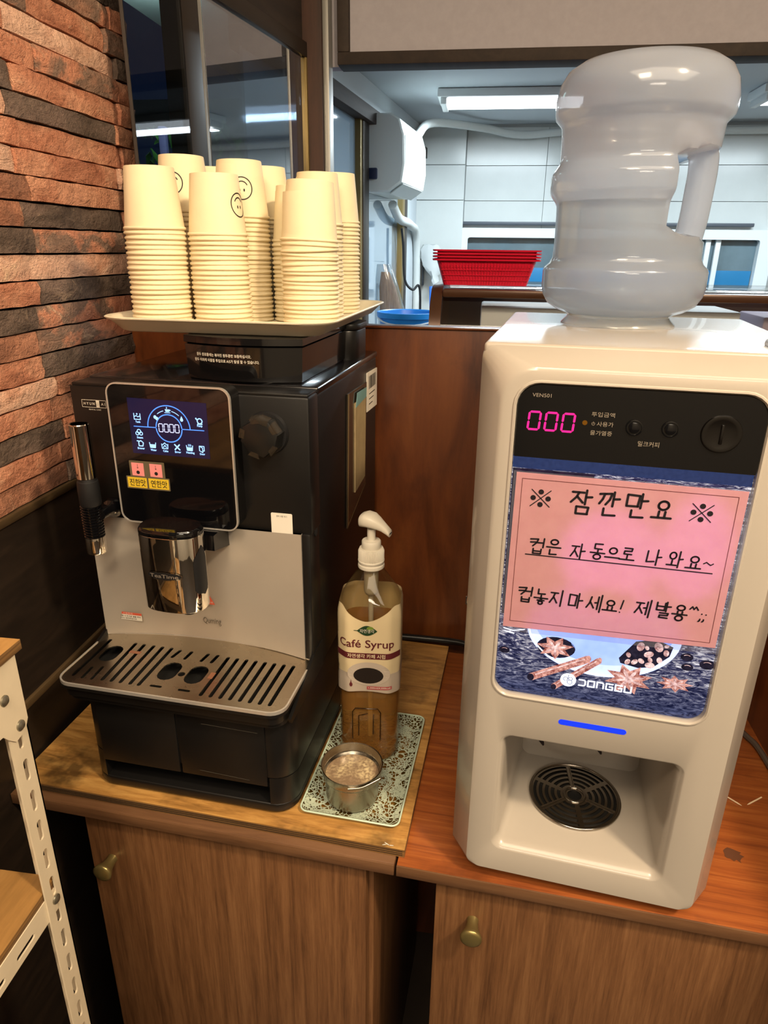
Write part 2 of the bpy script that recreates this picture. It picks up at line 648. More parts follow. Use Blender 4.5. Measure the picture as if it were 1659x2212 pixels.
# one entry per course, from the top of the frame down: height of its bottom joint, its main bricks (from y, to y, tone)
COURSE = [
    (1.0000, [(0.85, 1.045, 'o'), (1.045, 1.185, 'm')], 'o'), (0.9660, [(0.84, 0.975, 'm'), (0.975, 1.169, 'o')], 'm'),
    (0.9355, [(0.80, 0.921, 'o'), (0.921, 1.192, 'p')], 'd'), (0.9020, [(0.82, 0.975, 'o'), (0.975, 1.190, 'm')], 'o'),
    (0.8690, [(0.79, 0.919, 'd'), (0.919, 1.184, 'o')], 'o'), (0.8395, [(0.78, 0.897, 'p'), (0.897, 1.167, 'd')], 'o'),
    (0.8060, [(0.77, 0.915, 'o'), (0.915, 1.182, 'o')], 'o'), (0.7740, [(0.76, 0.898, 'p'), (0.898, 1.160, 'o')], 'p'),
    (0.7425, [(0.76, 0.917, 'b'), (0.917, 1.177, 'o')], 'o'), (0.7105, [(0.74, 0.896, 'b'), (0.896, 1.166, 'd')], 'o'),
    (0.6775, [(0.74, 0.914, 'd'), (0.914, 1.173, 'm')], 'o'), (0.6440, [(0.73, 0.894, 'p'), (0.894, 1.181, 'p')], 'o'),
    (0.6120, [(0.72, 0.906, 'o'), (0.906, 1.183, 'd')], 'b'), (0.5800, [(0.72, 0.890, 'd'), (0.890, 1.180, 'm')], 'b'),
    (0.5475, [(0.70, 0.886, 'b'), (0.886, 1.176, 'm')], 'b'), (0.5145, [(0.70, 0.887, 'o'), (0.887, 1.168, 'd')], 'b'),
    (0.4860, [(0.68, 0.911, 'p'), (0.911, 1.170, 'b')], 'b'), (0.4530, [(0.68, 0.887, 'o'), (0.887, 1.170, 'b')], 'b'),
    (0.4210, [(0.66, 0.913, 'd'), (0.913, 1.170, 'o')], 'b'), (0.3895, [(0.66, 0.892, 'o'), (0.892, 1.170, 'b')], 'b'),
    (0.3575, [(0.65, 0.905, 'b'), (0.905, 1.170, 'd')], 'b')]
top = 1.032
for zb, mains, endk in COURSE:
    for y0, y1, k in mains:
        brick(y0, y1, zb, top, k)
    y = mains[0][0]
    while y > 0.25:
        L = RB.uniform(0.16, 0.26)
        brick(y - L, y, zb, top, RB.choice('oobdpm'))
        y -= L
    # the short corner brick that turns the end of the wall
    brick(mains[-1][1], 1.235 + RB.uniform(-0.004, 0.006), zb, top, endk, proud=RB.uniform(0.002, 0.009))
    top = zb
z = 1.032
while z < 1.22:
    y = 1.235
    while y > 0.25:
        L = RB.uniform(0.16, 0.28)
        brick(y - L, y, z, z + 0.0325, RB.choice('oobdpm'))
        y -= L
    z += 0.0325

# low veneer partition behind the counters, and the veneer panel at the right end
bm = nb()
box(bm, -0.60, 1.9, 0, 0.025, ZF, 0.5685, 0.0015)
wall_back = struct(finish('wall_back', bm, M_part, None, 40, (0, 1.143, 0), (0, 0, -0.006)))
bm = nb()
box(bm, -0.60, 1.9, -0.004, 0.029, 0.5685, 0.572, 0.001)
finish('partition_cap', bm, M_part, wall_back, 40)
slab('wall_right.001', 0.462, 0.485, 0.40, 1.138, ZF, 0.33, M_part, 0.002)

# header board with its brown frame over the passage to the kitchen
HY = 1.86
hd = slab('wall_back_upper', -0.345, 2.5, HY, HY + 0.04, 1.112, ZC, M_header)
slab('trim_2', -0.372, 2.5, HY - 0.02, HY + 0.05, 1.090, 1.116, M_hframe, 0.002)
slab('trim_3', -0.372, -0.345, HY - 0.02, HY + 0.05, 1.116, ZC, M_hframe, 0.002)
slab('wall_back_strip', -0.41, -0.372, HY, HY + 0.04, 1.09, ZC, M_header)
# brown corner post with a grey metal edge
bm = nb()
box(bm, -0.462, -0.398, 1.79, 1.86, ZF, ZC, 0.002)
post = struct(finish('trim_4', bm, M_postw))
slab('metal_edge', -0.398, -0.384, 1.80, 1.845, ZF, ZC, M_grey, 0.002, post)

# glazed left wall of the passage: dark pane, bronze post, sliding sash with its pane
GD = Vector((0.1555, 0.9878, 0))
GP = lambda s, z: Vector((-0.535, 1.2, z)) + GD * s       # along the glazing from y = 1.2
GROT = -atan2(0.1555, 0.9878)
def gl(name, s0, s1, t0, t1, z0, z1, m, parent=None, r=0.0015):
    bm = nb()
    box(bm, t0, t1, s0, s1, z0, z1, r)
    o = finish(name, bm, m, parent, 40)
    o.location = (-0.535, 1.2, 0)
    o.rotation_euler = (0, 0, GROT)
    if parent is not None:
        o.location = (0, 0, 0)
        o.rotation_euler = (0, 0, 0)
    return o
w1 = struct(gl('window_1', 0.080, 0.139, -0.035, 0.003, 0.60, ZC, M_alu))
bm = nb()
box(bm, -0.003, 0.003, 0, 0.128, 0.575, ZC, 0.001)
struct(finish('trim_6', bm, M_hframe, None, 40, (-0.5462, 1.1255, 0), (0, 0, 0.455)))
gl('pane', -0.074, 0.085, -0.003, 0.003, 0.80, ZC, M_glass, w1, 0)
gl('sill', -0.074, 0.085, -0.03, 0.02, 0.60, 0.80, M_alu, w1)
gl('sill_panel', 0.16, 0.64, -0.02, 0.0, ZF, 0.62, M_alu, w1)
w2 = struct(gl('window_2', 0.139, 0.62, -0.012, 0.010, 1.095, 1.125, M_alu))
gl('sash_stile', 0.139, 0.152, -0.012, 0.002, 0.62, 1.095, M_grey, w2)
gl('sash_stile', 0.592, 0.604, -0.012, 0.010, 0.62, 1.095, M_gold, w2)
gl('sash_rail', 0.155, 0.62, -0.012, 0.014, 0.62, 0.66, M_alu, w2)
gl('pane', 0.152, 0.592, -0.003, 0.003, 0.66, 1.097, M_sashg, w2, 0)
gl('top_panel', 0.155, 0.62, -0.03, 0.0, 1.125, ZC, M_hframe, w2)

# ---------------------------------------------------------------- kitchen beyond the partition
KC, KY = 1.30, 4.10
slab('ceiling_kitchen', -1.0, 2.6, 1.90, 4.4, KC, KC + 0.06, M_kceil)
wall_k = slab('wall_kitchen', -0.60, 2.6, KY, KY + 0.08, ZF, KC, M_kjoint)
def panel(x0, x1, z0, z1, y=KY, tilt=0.9):
    bm = nb()
    box(bm, 0, x1 - x0 - 0.002, -0.012, 0, 0, z1 - z0 - 0.002, 0.0007, 1)
    o = finish('wall_panel', bm, M_ktile, wall_k, 40)
    o.location = (x0 + 0.0015, y - 0.005, z0 + 0.0015)
    o.rotation_euler = (radians(-tilt), 0, 0)
zs = [-0.30, 0.05, 0.33, 0.62, 0.935, 1.105, 1.285]
for a, b_ in zip(zs, zs[1:]):
    x = -0.135
    k = 0
    while x < 2.4:
        L = 0.42
        if not (a > 0.3 and b_ < 0.9 and -0.1 < x < 1.4):
            panel(x, x + L, a, b_, KY, 0.9 + 0.25 * ((k * 7) % 3 - 1))
        x += L
        k += 1
# shallow column at the left end of the back wall
col = slab('wall_kitchen_column', -0.40, -0.135, KY - 0.06, KY, ZF, KC, M_kjoint)
for a, b_ in zip(zs, zs[1:]):
    bm = nb()
    box(bm, -0.398, -0.137, -0.012, 0, a + 0.0015, b_ - 0.0015, 0.0015, 1)
    finish('wall_panel', bm, M_ktile, col, 40, (0, KY - 0.058, 0))
# glazed left wall of the kitchen
KD = Vector((0.1031, 0.9947, 0))
KROT = -atan2(0.1031, 0.9947)
def kl(name, y0, y1, t0, t1, z0, z1, m, parent=None, r=0.002):
    bm = nb()
    box(bm, t0, t1, y0, y1, z0, z1, r)
    o = finish(name, bm, m, parent, 40)
    if parent is None:
        o.location = (-0.515, 2.81, 0)
        o.rotation_euler = (0, 0, KROT)
    return o
w3 = struct(kl('window_3', -0.95, 1.28, -0.03, 0.05, 1.135, 1.185, M_hframe))
kl('frame_post', 0.045, 0.13, -0.03, 0.03, ZF, 1.14, M_alu, w3)
kl('frame_edge', 0.02, 0.045, -0.012, 0.026, ZF, 1.14, M_gold, w3)
kl('frame_post', 0.75, 0.80, -0.03, 0.03, ZF, 1.14, M_gold, w3)
kl('frame_post', 0.80, 0.86, -0.03, 0.03, ZF, 1.14, M_alu, w3)
kl('pane', -0.95, 0.02, -0.004, 0.004, ZF, 1.14, M_ghaze, w3, 0)
kl('pane', 0.13, 0.75, -0.004, 0.004, ZF, 1.14, M_ghaze, w3, 0)
kl('lintel_panel', -0.95, 1.28, -0.03, 0.0, 1.185, KC, M_kceil, w3)
kl('end_panel', 0.86, 1.28, -0.03, 0.0, ZF, 1.14, M_kceil, w3)
kl('end_rail', -0.95, 1.28, -0.04, -0.01, ZF, 0.10, M_alu, w3)

# serving window in the kitchen's back wall
M_white = mat('white_upvc', 'd4dadc', 0.35)
M_wglass = mat('serving_window_glass', '5e7078', 0.08, vary=0.25, vscale=2.5, spec=0.6)
bm = nb()
plate(bm, rrect(-0.175, 1.47, 0.47, 0.80, 0.004, 1), [rrect(-0.105, 1.40, 0.50, 0.752, 0.012, 3)], 0, -0.05)
w4 = struct(finish('window_4', bm, M_white, None, 30, (0, KY - 0.012, 0)))
slab('pane', -0.11, 1.405, -0.006, 0.0, 0.495, 0.757, M_wglass, 0, w4)
M_bluetub = mat('seen_blue_tub', '1f6f9e', 0.5)
M_pipe = mat('white_pipe', 'd9dcd8', 0.45)
slab('window_mullion', 1.14, 1.165, -0.03, -0.006, 0.50, 0.752, M_white, 0.002, w4)
slab('window_mullion', 1.19, 1.215, -0.03, -0.006, 0.50, 0.752, M_white, 0.002, w4)
slab('lower_blue_panel', 0.10, 1.395, -0.012, -0.0065, 0.503, 0.60, M_bluetub, 0.001, w4)
bm = nb()
box(bm, -0.145, 1.36, -0.04, 0, 0.815, 0.832, 0.003)
struct(finish('trim_5', bm, mat('grey_rail', '4b5058', 0.45), None, 40, (0, KY - 0.012, 0)))

# ---------------------------------------------------------------- things in the kitchen
M_tube = glow('tube_light', 'f4fbff', 9.0)
M_tin = mat('white_tin', 'd8dcdc', 0.4)
def tube_light(x, label):
    t = thing('ceiling_light', label, 'ceiling light', (x, 3.30, KC - 0.002), 0, 'strip lights on the kitchen ceiling')
    bm = nb()
    box(bm, -0.31, 0.31, -0.10, 0.10, -0.03, 0, 0.004)
    finish('housing', bm, M_tin, t)
    for y in (-0.045, 0.045):
        bm = nb()
        tube(bm, [(-0.28, y, -0.037), (0.28, y, -0.037)], 0.016, 12)
        finish('fluorescent_tube', bm, M_tube, t)
    for s in (-1, 1):
        bm = nb()
        box(bm, s * 0.285 - 0.012, s * 0.285 + 0.012, -0.09, 0.09, -0.055, -0.028, 0.003)
        finish('end_cap', bm, M_tin, t)
tube_light(0.075, 'white strip light on the kitchen ceiling left of the water jug')
tube_light(1.33, 'white strip light on the kitchen ceiling right of the water jug')

# wall-mounted air conditioner, high on the glazed wall
t = thing('air_conditioner', 'white wall-mounted air conditioner above the glazed kitchen wall', 'air conditioner', (-0.515 + 0.1031 * 0.16, 2.81 + 0.16, 0.90), KROT)
M_ac = mat('white_plastic_cool', 'd6dcd8', 0.35)
prof = [(0.006, 0.0), (0.10, 0.0), (0.152, 0.035), (0.162, 0.10), (0.158, 0.20), (0.140, 0.255), (0.105, 0.275), (0.006, 0.275)]
bm = nb()
loft(bm, [[(x, y, z) for x, z in (inset2(prof, i) if i else prof)] for y, i in ((0.0, 0.006), (0.006, 0.0), (0.454, 0.0), (0.46, 0.006))])
finish('casing', bm, M_ac, t, 35)
bm = nb()
loft(bm, [[(0.1525 + 0.0, y, 0.048), (0.1625, y, 0.10), (0.160, y, 0.20), (0.1545, y, 0.20), (0.156, y, 0.10), (0.148, y, 0.048)] for y in (0.02, 0.44)])
finish('front_panel', bm, M_ac, t, 35)
bm = nb()
loft(bm, [[(0.100, y, -0.002), (0.1515, y, 0.032), (0.1535, y, 0.029), (0.102, y, -0.006)] for y in (0.03, 0.43)])
finish('louvre', bm, mat('louvre_grey', 'a9b1b0', 0.4), t, 35)
bm = nb()
box(bm, 0.02, 0.055, -0.012, 0.02, 0.045, 0.085, 0.004)
finish('bracket', bm, mat('bracket_navy', '27304a', 0.5), t)
M_wrap = mat('pipe_wrap', 'ccd1cf', 0.7)
bm = nb()
tube(bm, smooth_path([(-0.33, 3.33, 1.14), (-0.28, 3.6, 1.235), (-0.05, 3.95, 1.262), (0.15, 4.02, 1.240), (0.5, 4.04, 1.262), (1.2, 4.04, 1.255), (2.3, 4.04, 1.262)]), 0.018, 10)
tag(finish('refrigerant_pipe', bm, M_wrap), 'white lagged pipe running along the top of the tiled kitchen wall', 'pipe')
bm = nb()
tube(bm, smooth_path([(-0.425, 3.30, 0.872), (-0.41, 3.45, 0.82), (-0.385, 3.72, 0.80), (-0.375, 3.95, 0.72), (-0.372, 3.99, 0.2), (-0.372, 3.99, -0.1)]), 0.020, 10)
tag(finish('drain_pipe', bm, M_wrap), 'white lagged pipe dropping from the air conditioner down the corner', 'pipe')
bm = nb()
tube(bm, smooth_path([(-0.405, 3.50, 0.78), (-0.398, 3.52, 0.70), (-0.390, 3.54, 0.55), (-0.352, 3.56, 0.50), (-0.325, 3.58, 0.52), (-0.315, 3.59, 0.45), (-0.315, 3.59, 0.2)]), 0.006, 8)
tag(finish('black_cable', bm, mat('black_rubber', '15161a', 0.5)), 'thin black cable hanging by the corner below the air conditioner', 'cable')

# display case with brown frame, seen over the partition
t = thing('display_case', 'brown-framed glass display case carrying the red baskets', 'display case', (0, 1.72, ZF))
M_dbrown = mat('case_brown', '4a3122', 0.3, 0.25, vary=0.15)
M_dark = mat('case_dark', '17110e', 0.35)
Z0 = -ZF
bm = nb()
box(bm, -0.12, 1.25, 0.02, 0.42, 0, Z0 + 0.30, 0.004)
finish('base_cabinet', bm, M_dbrown, t)
arc = [(-0.03, Z0 + 0.30), (-0.028, Z0 + 0.42), (-0.016, Z0 + 0.51), (0.006, Z0 + 0.565), (0.05, Z0 + 0.598), (0.10, Z0 + 0.605)]
for x in (-0.128, 1.225):
    bm = nb()
    inn = [(p[0] + 0.03, p[1] - (0.022 if i > 2 else 0)) for i, p in enumerate(arc)]
    pg = arc + [(0.42, Z0 + 0.605), (0.42, Z0 + 0.30), (0.40, Z0 + 0.30), (0.40, Z0 + 0.585)] + list(reversed(inn))
    prism(bm, [(p[0], p[1]) for p in pg], x, x + 0.028, 'x', 0)
    finish('side_frame', bm, M_dbrown, t, 40)
bm = nb()
box(bm, -0.10, 1.225, 0.06, 0.42, Z0 + 0.585, Z0 + 0.605, 0.003)
finish('top_panel', bm, clear('case_top_glass', 'eceae8', 0.05, 1.0), t)
bm = nb()
box(bm, -0.10, 1.225, 0.030, 0.06, Z0 + 0.580, Z0 + 0.600, 0.005)
finish('top_rail', bm, M_dbrown, t)
bm = nb()
box(bm, -0.10, 1.225, 0.39, 0.40, Z0 + 0.30, Z0 + 0.585)
finish('back_panel', bm, mat('case_inside', '3c2620', 0.5), t)
bm = nb()
loft(bm, [[(x, p[0] + 0.012 + d, p[1] - 0.004) for p in arc[:5] for d in (0,)] for x in (-0.10, 1.225)], False, False, closed=False)
finish('curved_glass', bm, clear('case_glass', 'e4e2e0', 0.01, 2.0), t, 60)
bm = nb()
box(bm, -0.005, 0.62, 0.10, 0.30, Z0 + 0.30, Z0 + 0.556, 0.006)
finish('inner_tray', bm, mat('case_white_box', 'e4eef4', 0.5), t)
bm = nb()
box(bm, 0.68, 1.15, 0.12, 0.30, Z0 + 0.30, Z0 + 0.545, 0.006)
finish('inner_tray', bm, mat('case_lilac_box', 'a49db4', 0.5), t)

# four nested red baskets on the display case
M_red = mat('red_plastic', 'cc1836', 0.35)
def basket_bm(H=0.062):
    bm = nb()
    W, D, w, d = 0.128, 0.088, 0.104, 0.066
    t0 = 0.002
    def lp(hw, hd, z, r):
        return [(x, y, z) for x, y in rrect(-hw, hw, -hd, hd, r, 4)]
    loft(bm, [lp(w, d, 0, 0.012), lp(W - 0.006, D - 0.006, H - 0.004, 0.016), lp(W + 0.004, D + 0.004, H - 0.004, 0.018), lp(W + 0.005, D + 0.005, H, 0.018), lp(W - 0.006, D - 0.006, H, 0.016), lp(w - 0.002, d - 0.002, 0.003, 0.012)])
    return bm
def mesh_bars():
    bm = nb()
    for k in range(30):
        f = -0.94 + 1.88 * k / 29
        for s in (-1, 1):
            tube(bm, [(f * 0.100, s * 0.0665, 0.002), (f * 0.1175, s * 0.0815, 0.048)], 0.0011, 4)
    for zz in (0.012, 0.024, 0.036):
        q = zz / 0.062
        for s in (-1, 1):
            y = s * (0.0665 + 0.016 * q * 1.25)
            tube(bm, [(-0.1 - 0.017 * q, y, zz), (0.1 + 0.017 * q, y, zz)], 0.0012, 4)
    return bm
ords = ['lowest of the four red baskets, its perforated side showing', 'second red basket from the bottom of the nested pile', 'third red basket from the bottom of the nested pile', 'topmost red plastic basket, open, on the nested pile']
b0 = None
for k in range(4):
    if b0 is None:
        b0 = thing('red_basket', ords[0], 'basket', (0.0, 1.89, -0.195 + Z0 + 0.001), 0.02, 'nested red baskets on the display case')
        finish('tub', basket_bm(), M_red, b0, 40)
        ob = finish('mesh_ribs', mesh_bars(), mat('red_plastic_rib', 'c41c33', 0.4), b0, 40)
        ob['kind'] = 'stuff'
    else:
        c = copy_tree(b0)
        c.location = (0.0, 1.89, -0.195 + Z0 + 0.001 + 0.0072 * k)
        c['label'] = ords[k]

# bucket, broom bundle, hanging bag and stick at the left of the case
slab('kitchen_ledge', -0.46, -0.06, 2.42, 2.72, ZF, 0.389, M_ktile)
t = thing('blue_bucket', 'round blue plastic bucket behind the partition', 'bucket', (-0.268, 2.565, 0.391))
M_blue = mat('blue_plastic', '1f7ed0', 0.35)
bm = nb()
lathe(bm, [(0.0, 0.0), (0.088, 0.0), (0.092, 0.004), (0.104, 0.060), (0.104, 0.066), (0.112, 0.068), (0.113, 0.086), (0.108, 0.087), (0.104, 0.084), (0.100, 0.064), (0.086, 0.008), (0, 0.006)], 36)
finish('tub', bm, M_blue, t, 40)
bm = nb()
tube(bm, [(0.112 * cos(a), 0.112 * sin(a) , 0.075 - 0.028 * sin(pi * k / 12)) for k in range(13) for a in (pi + pi * k / 12,)], 0.003, 6)
finish('bail_handle', bm, mat('bail_white', 'c8d4dc', 0.4), t)
t = thing('wooden_tool', 'small brown wooden-handled tool leaning beside the blue bucket', 'tool', (-0.128, 2.46, 0.391), 0.2)
bm = nb()
box(bm, -0.013, 0.013, -0.010, 0.010, 0.0, 0.085, 0.003, M=Matrix.Rotation(-0.18, 4, 'Y'))
finish('handle', bm, mat('tool_wood', '8a6a4c', 0.5), t)
bm = nb()
tube(bm, smooth_path([(0, -0.012, 0.02), (-0.03, -0.02, 0.06), (-0.035, -0.02, 0.085)]), 0.0035, 6)
finish('wire_hook', bm, mat('tool_wire', '9da3a8', 0.3, 0.9), t)
# wrapped brooms
t = thing('broom', 'pair of straw broom heads in a clear wrapper leaning in the corner', 'broom', (-0.360, 2.95, 0.30), 0.1)
slab('kitchen_ledge.001', -0.49, -0.25, 2.88, 3.04, ZF, 0.30, M_ktile)
M_straw = wood('broom_straw', '6d4c38', '94705a', 'b09078', (20, 20, 1), 9, 0.8, 0.3)
for dx, lean in ((-0.012, 0.13), (0.02, 0.20)):
    bm = nb()
    rows = []
    for z, w, d in ((0.0, 0.030, 0.018), (0.06, 0.036, 0.018), (0.16, 0.034, 0.016), (0.24, 0.026, 0.014), (0.30, 0.012, 0.010)):
        rows.append([(x + dx - lean * z, y, z) for x, y in circ(0, 0, w, d, 12)])
    loft(bm, rows)
    finish('broom_head', bm, M_straw, t, 50)
bm = nb()
rows = []
for z, w, d in ((0.07, 0.062, 0.030), (0.18, 0.056, 0.028), (0.27, 0.044, 0.024), (0.33, 0.028, 0.014)):
    rows.append([(x + 0.004 - 0.17 * z, y, z) for x, y in circ(0, 0, w, d, 16)])
loft(bm, rows, False, True)
finish('clear_wrapper', bm, clear('wrapper', 'dfe6ea', 0.1, 1.6, 1.5, 0.12, 'dfe4e6'), t, 60)
bm = nb()
for k in range(16):
    a = RB.uniform(0, 6.28)
    lf = Matrix.Translation((0.02 + 0.028 * cos(a), -0.03 + 0.014 * sin(a), 0.005 + RB.uniform(0, 0.05))) @ Matrix.Rotation(RB.uniform(-0.6, 0.6), 4, 'Y')
    loft(bm, [[tuple(lf @ Vector(p)) for p in ((-0.006, 0, 0), (0, 0.001, 0.018), (0.006, 0, 0))], [tuple(lf @ Vector(p)) for p in ((-0.004, -0.003, 0), (0, -0.004, 0.016), (0.004, -0.003, 0))]])
o = finish('green_bristles', bm, mat('bristle_green', '4d6a44', 0.8), t, 30)
# bag on the wall and a blue stick
t = thing('plastic_bag', 'white crumpled plastic bag hanging on the kitchen wall', 'bag', (-0.30, 3.97, 0.60))
bm = nb()
rb = random.Random(4)
rows = []
for j in range(9):
    z = 0.11 - 0.21 * j / 8
    w = 0.018 + 0.046 * sin(pi * min(1, (j + 1) / 7)) ** 0.7
    rows.append([(x + 0.006 * j * 0.7 + rb.uniform(-0.006, 0.006), y + rb.uniform(-0.006, 0.006), z + rb.uniform(-0.004, 0.004)) for x, y in circ(0, 0, w, 0.030, 14)])
loft(bm, rows)
finish('bag', bm, mat('bag_white', 'cfd4d4', 0.5, trans=0.15), t, 30)
bm = nb()
box(bm, -0.045, -0.035, 0.012, 0.05, -0.10, 0.11, 0.002)
finish('hanger', bm, mat('hanger_dark', '2c2f33', 0.5), t)
bm = nb()
tube(bm, [(-0.285, 3.9, 0.50), (-0.26, 3.82, 0.10), (-0.255, 3.8, ZF)], 0.011, 10)
tag(finish('mop_stick', bm, mat('stick_blue', '2e6fd0', 0.4)), 'blue mop stick under the hanging plastic bag', 'mop')

# outside the dark window: foliage with a small light added beside it, a pale post, an eave
t = thing('shrub', 'leafy green shrub lit outside the dark window', 'shrub', (-1.06, 2.35, ZF))
rb = random.Random(8)
M_leaf = mat('leaf_green', '4f8a3c', 0.6, vary=0.4, vscale=20)
bm = nb()
for k in range(260):
    c = Vector((rb.uniform(-0.28, 0.30), rb.uniform(-0.12, 0.12), 1.68 + rb.uniform(-0.28, 0.16)))
    Mx = Matrix.Translation(c) @ Matrix.Rotation(rb.uniform(0, 6.28), 4, 'Z') @ Matrix.Rotation(rb.uniform(-1.2, 1.2), 4, 'X')
    s = rb.uniform(0.018, 0.034)
    p = [(-0.45 * s, 0, 0), (0, 0.18 * s, s), (0.45 * s, 0, 0), (0, 0.1 * s, -s)]
    q = [(x, y - 0.06 * s, zz) for x, y, zz in p]
    loft(bm, [[tuple(Mx @ Vector(v)) for v in p], [tuple(Mx @ Vector(v)) for v in q]])
o = finish('foliage', bm, M_leaf, t, 0)
o['kind'] = 'stuff'
bm = nb()
for k in range(5):
    tube(bm, [(0, 0, 0), (rb.uniform(-0.1, 0.1), 0, 0.7), (rb.uniform(-0.26, 0.26), rb.uniform(-0.08, 0.08), 1.55)], [0.012, 0.009, 0.004], 6)
finish('stem', bm, mat('stem_brown', '3d3024', 0.8), t)
bm = nb()
box(bm, -0.985, -0.962, 2.18, 2.20, ZF, 1.02, 0.004)
tag(finish('pale_post', bm, mat('post_lilac', '8d84c4', 0.5)), 'pale violet post outside the dark window, among the leaves', 'post')
slab('ground_outside', -4.0, -0.9, -0.5, 4.4, ZF - 0.12, ZF - 0.02, mat('ground_dark', '14161a', 0.9))
bm = nb()
box(bm, -1.5, -0.62, 2.9, 2.98, 1.10, 1.22, 0.004, M=Matrix.Rotation(0, 4, 'Y'))
struct(finish('roof_eave', bm, mat('eave_dark', '1d1a1a', 0.8)))
l = bpy.data.lights.new('added_shrub_light', 'POINT')  # unseen point light added near the shrub to light its leaves
l.energy, l.color, l.shadow_soft_size = 5.0, (0.8, 1.0, 0.75), 0.08
o = bpy.data.objects.new('added_shrub_light', l)
COL.objects.link(o)
o.location = (-0.85, 1.95, 1.25)

# ---------------------------------------------------------------- counters, cabinets, board, shelf rack
CO = (-0.1995, 0.6634)
CR = -0.0712
M_vin = wood('cabinet_walnut', '4a2f1b', '68462b', '7b5738', (16, 16, 0.7), 5, 0.42, 0.10, rings=0.9)
M_vind = wood('cabinet_walnut_edge', '4e3320', '66472f', '725238', (0.8, 9, 9), 5, 0.45, 0.10)
M_top = wood('counter_cherry', '70391d', '8f4d24', 'a2602f', (1.0, 22, 12), 5, 0.28, 0.06, ('4a2714', 0.57, 0.5), 0.4, 0.4)
M_ply = wood('plywood_top', '7a5529', 'ab7d42', 'c69a58', (2.0, 14, 9), 4.5, 0.42, 0.18, ('2c1e0e', 0.50, 0.8), 0.5, 0.15)
M_plye = wood('plywood_edge', '3a2814', '7a5830', '8f6b3c', (1, 1, 60), 7, 0.6, 0.2)
M_black = mat('gap_black', '0a0807', 0.8)
M_knob = mat('knob_brass', '8f8052', 0.35, 0.75, rvary=0.1)

t = thing('countertop', 'left countertop slab under the plywood board', 'countertop', (CO[0], CO[1], -0.030), CR)
bm = nb()
box(bm, -0.400, 0.1355, -0.031, 0.455, 0, 0.0178, 0.0012)
finish('slab', bm, M_vind, t)
bm = nb()
box(bm, -0.400, 0.1355, -0.0325, -0.0305, 0.0008, 0.0172, 0.0004)
finish('edge_band', bm, M_vind, t)
t = thing('countertop', 'right cherry-veneer countertop slab carrying the white vending machine', 'countertop', (CO[0], CO[1], -0.030), CR)
bm = nb()
box(bm, 0.1385, 0.645, -0.031, 0.455, 0, 0.0178, 0.0012)
finish('slab', bm, M_top, t)
bm = nb()
box(bm, 0.1385, 0.645, -0.0325, -0.0305, 0.0008, 0.0172, 0.0004)
finish('edge_band', bm, M_vind, t)
rb = random.Random(3)
M_stain = mat('stain_dark', '5c3a28', 0.4)
for x, y, s in ((0.522, 0.190, 0.012), (0.547, 0.075, 0.011), (0.600, 0.045, 0.007)):
    bm = nb()
    pg = [(x + s * (0.6 + 0.6 * rb.random()) * cos(a * pi / 9), y + s * (0.6 + 0.6 * rb.random()) * sin(a * pi / 9)) for a in range(18)]
    flat(bm, pg, 0.0181, 'z')
    finish('glue_stain', bm, M_stain, t, 0)

t = thing('plywood_board', 'worn plywood board under the black coffee machine', 'board', (CO[0], CO[1], -0.012), CR)
bm = nb()
plate(bm, [(-0.400, -0.018), (0.146, -0.019), (0.1425, 0.4555), (-0.402, 0.4555)], [], 0, 0.0118, 'z')
for f in bm.faces:
    f.material_index = 0 if abs(f.normal.z) > 0.5 else 1
bm.normal_update()
for f in bm.faces:
    f.material_index = 0 if abs(f.normal.z) > 0.5 else 1
finish('board', bm, [M_ply, M_plye], t)
bm = nb()
for k in range(3):
    z = 0.0028 + 0.003 * k
    box(bm, -0.396, 0.1435, -0.0194, -0.0182, z, z + 0.0007)
finish('ply_line', bm, mat('ply_glue_line', '2c1e10', 0.7), t)
bm = nb()
strokes(bm, [[(0.120, -0.0125), (0.126, -0.0155), (0.131, -0.0150)], [(0.118, -0.0165), (0.122, -0.0150)]], 0.0012, 0.0121, 'z')
finish('white_scuff', bm, mat('scuff_white', 'd8d4c8', 0.5), t, 0)

def knob(parent, x, z, y0):
    bm = nb()
    lathe(bm, [(0.0075, 0.0), (0.0068, 0.004), (0.0085, 0.014), (0.0125, 0.022), (0.0135, 0.0245), (0.0130, 0.0265), (0.010, 0.028), (0, 0.0285)], 28, (x, y0, z), ALONG_Y)
    finish('knob', bm, M_knob, parent, 50)['label'] = 'brass knob'

def cabinet(label, x0, x1, kx, door_x1):
    t = thing('cabinet', label, 'cabinet', (CO[0], CO[1], ZF), CR)
    H = 0.7695
    bm = nb()
    box(bm, x0, x0 + 0.016, -0.002, 0.44, 0, H, 0.001)
    finish('side_panel', bm, M_vin, t)
    bm = nb()
    box(bm, x1 - 0.016, x1, -0.002, 0.44, 0, H, 0.001)
    finish('side_panel', bm, M_vin, t)
    bm = nb()
    box(bm, x0 + 0.016, x1 - 0.016, 0.43, 0.44, 0, H)
    box(bm, x0 + 0.016, x1 - 0.016, 0.0, 0.43, 0.06, 0.076)
    box(bm, x0 + 0.016, x1 - 0.016, 0.0, 0.43, H - 0.016, H)
    finish('carcass', bm, M_vin, t)
    bm = nb()
    box(bm, x0 + 0.001, door_x1, -0.021, -0.0035, 0.045, H - 0.002, 0.0012)
    d = finish('door', bm, M_vin, t)
    knob(d, kx[0], kx[1], -0.021)
cabinet('walnut-veneer cabinet with one brass knob under the coffee machine', -0.300, 0.104, (-0.266, 0.690), 0.098)
cabinet('walnut-veneer cabinet with one brass knob under the vending machine', 0.186, 0.640, (0.235, 0.708), 0.639)

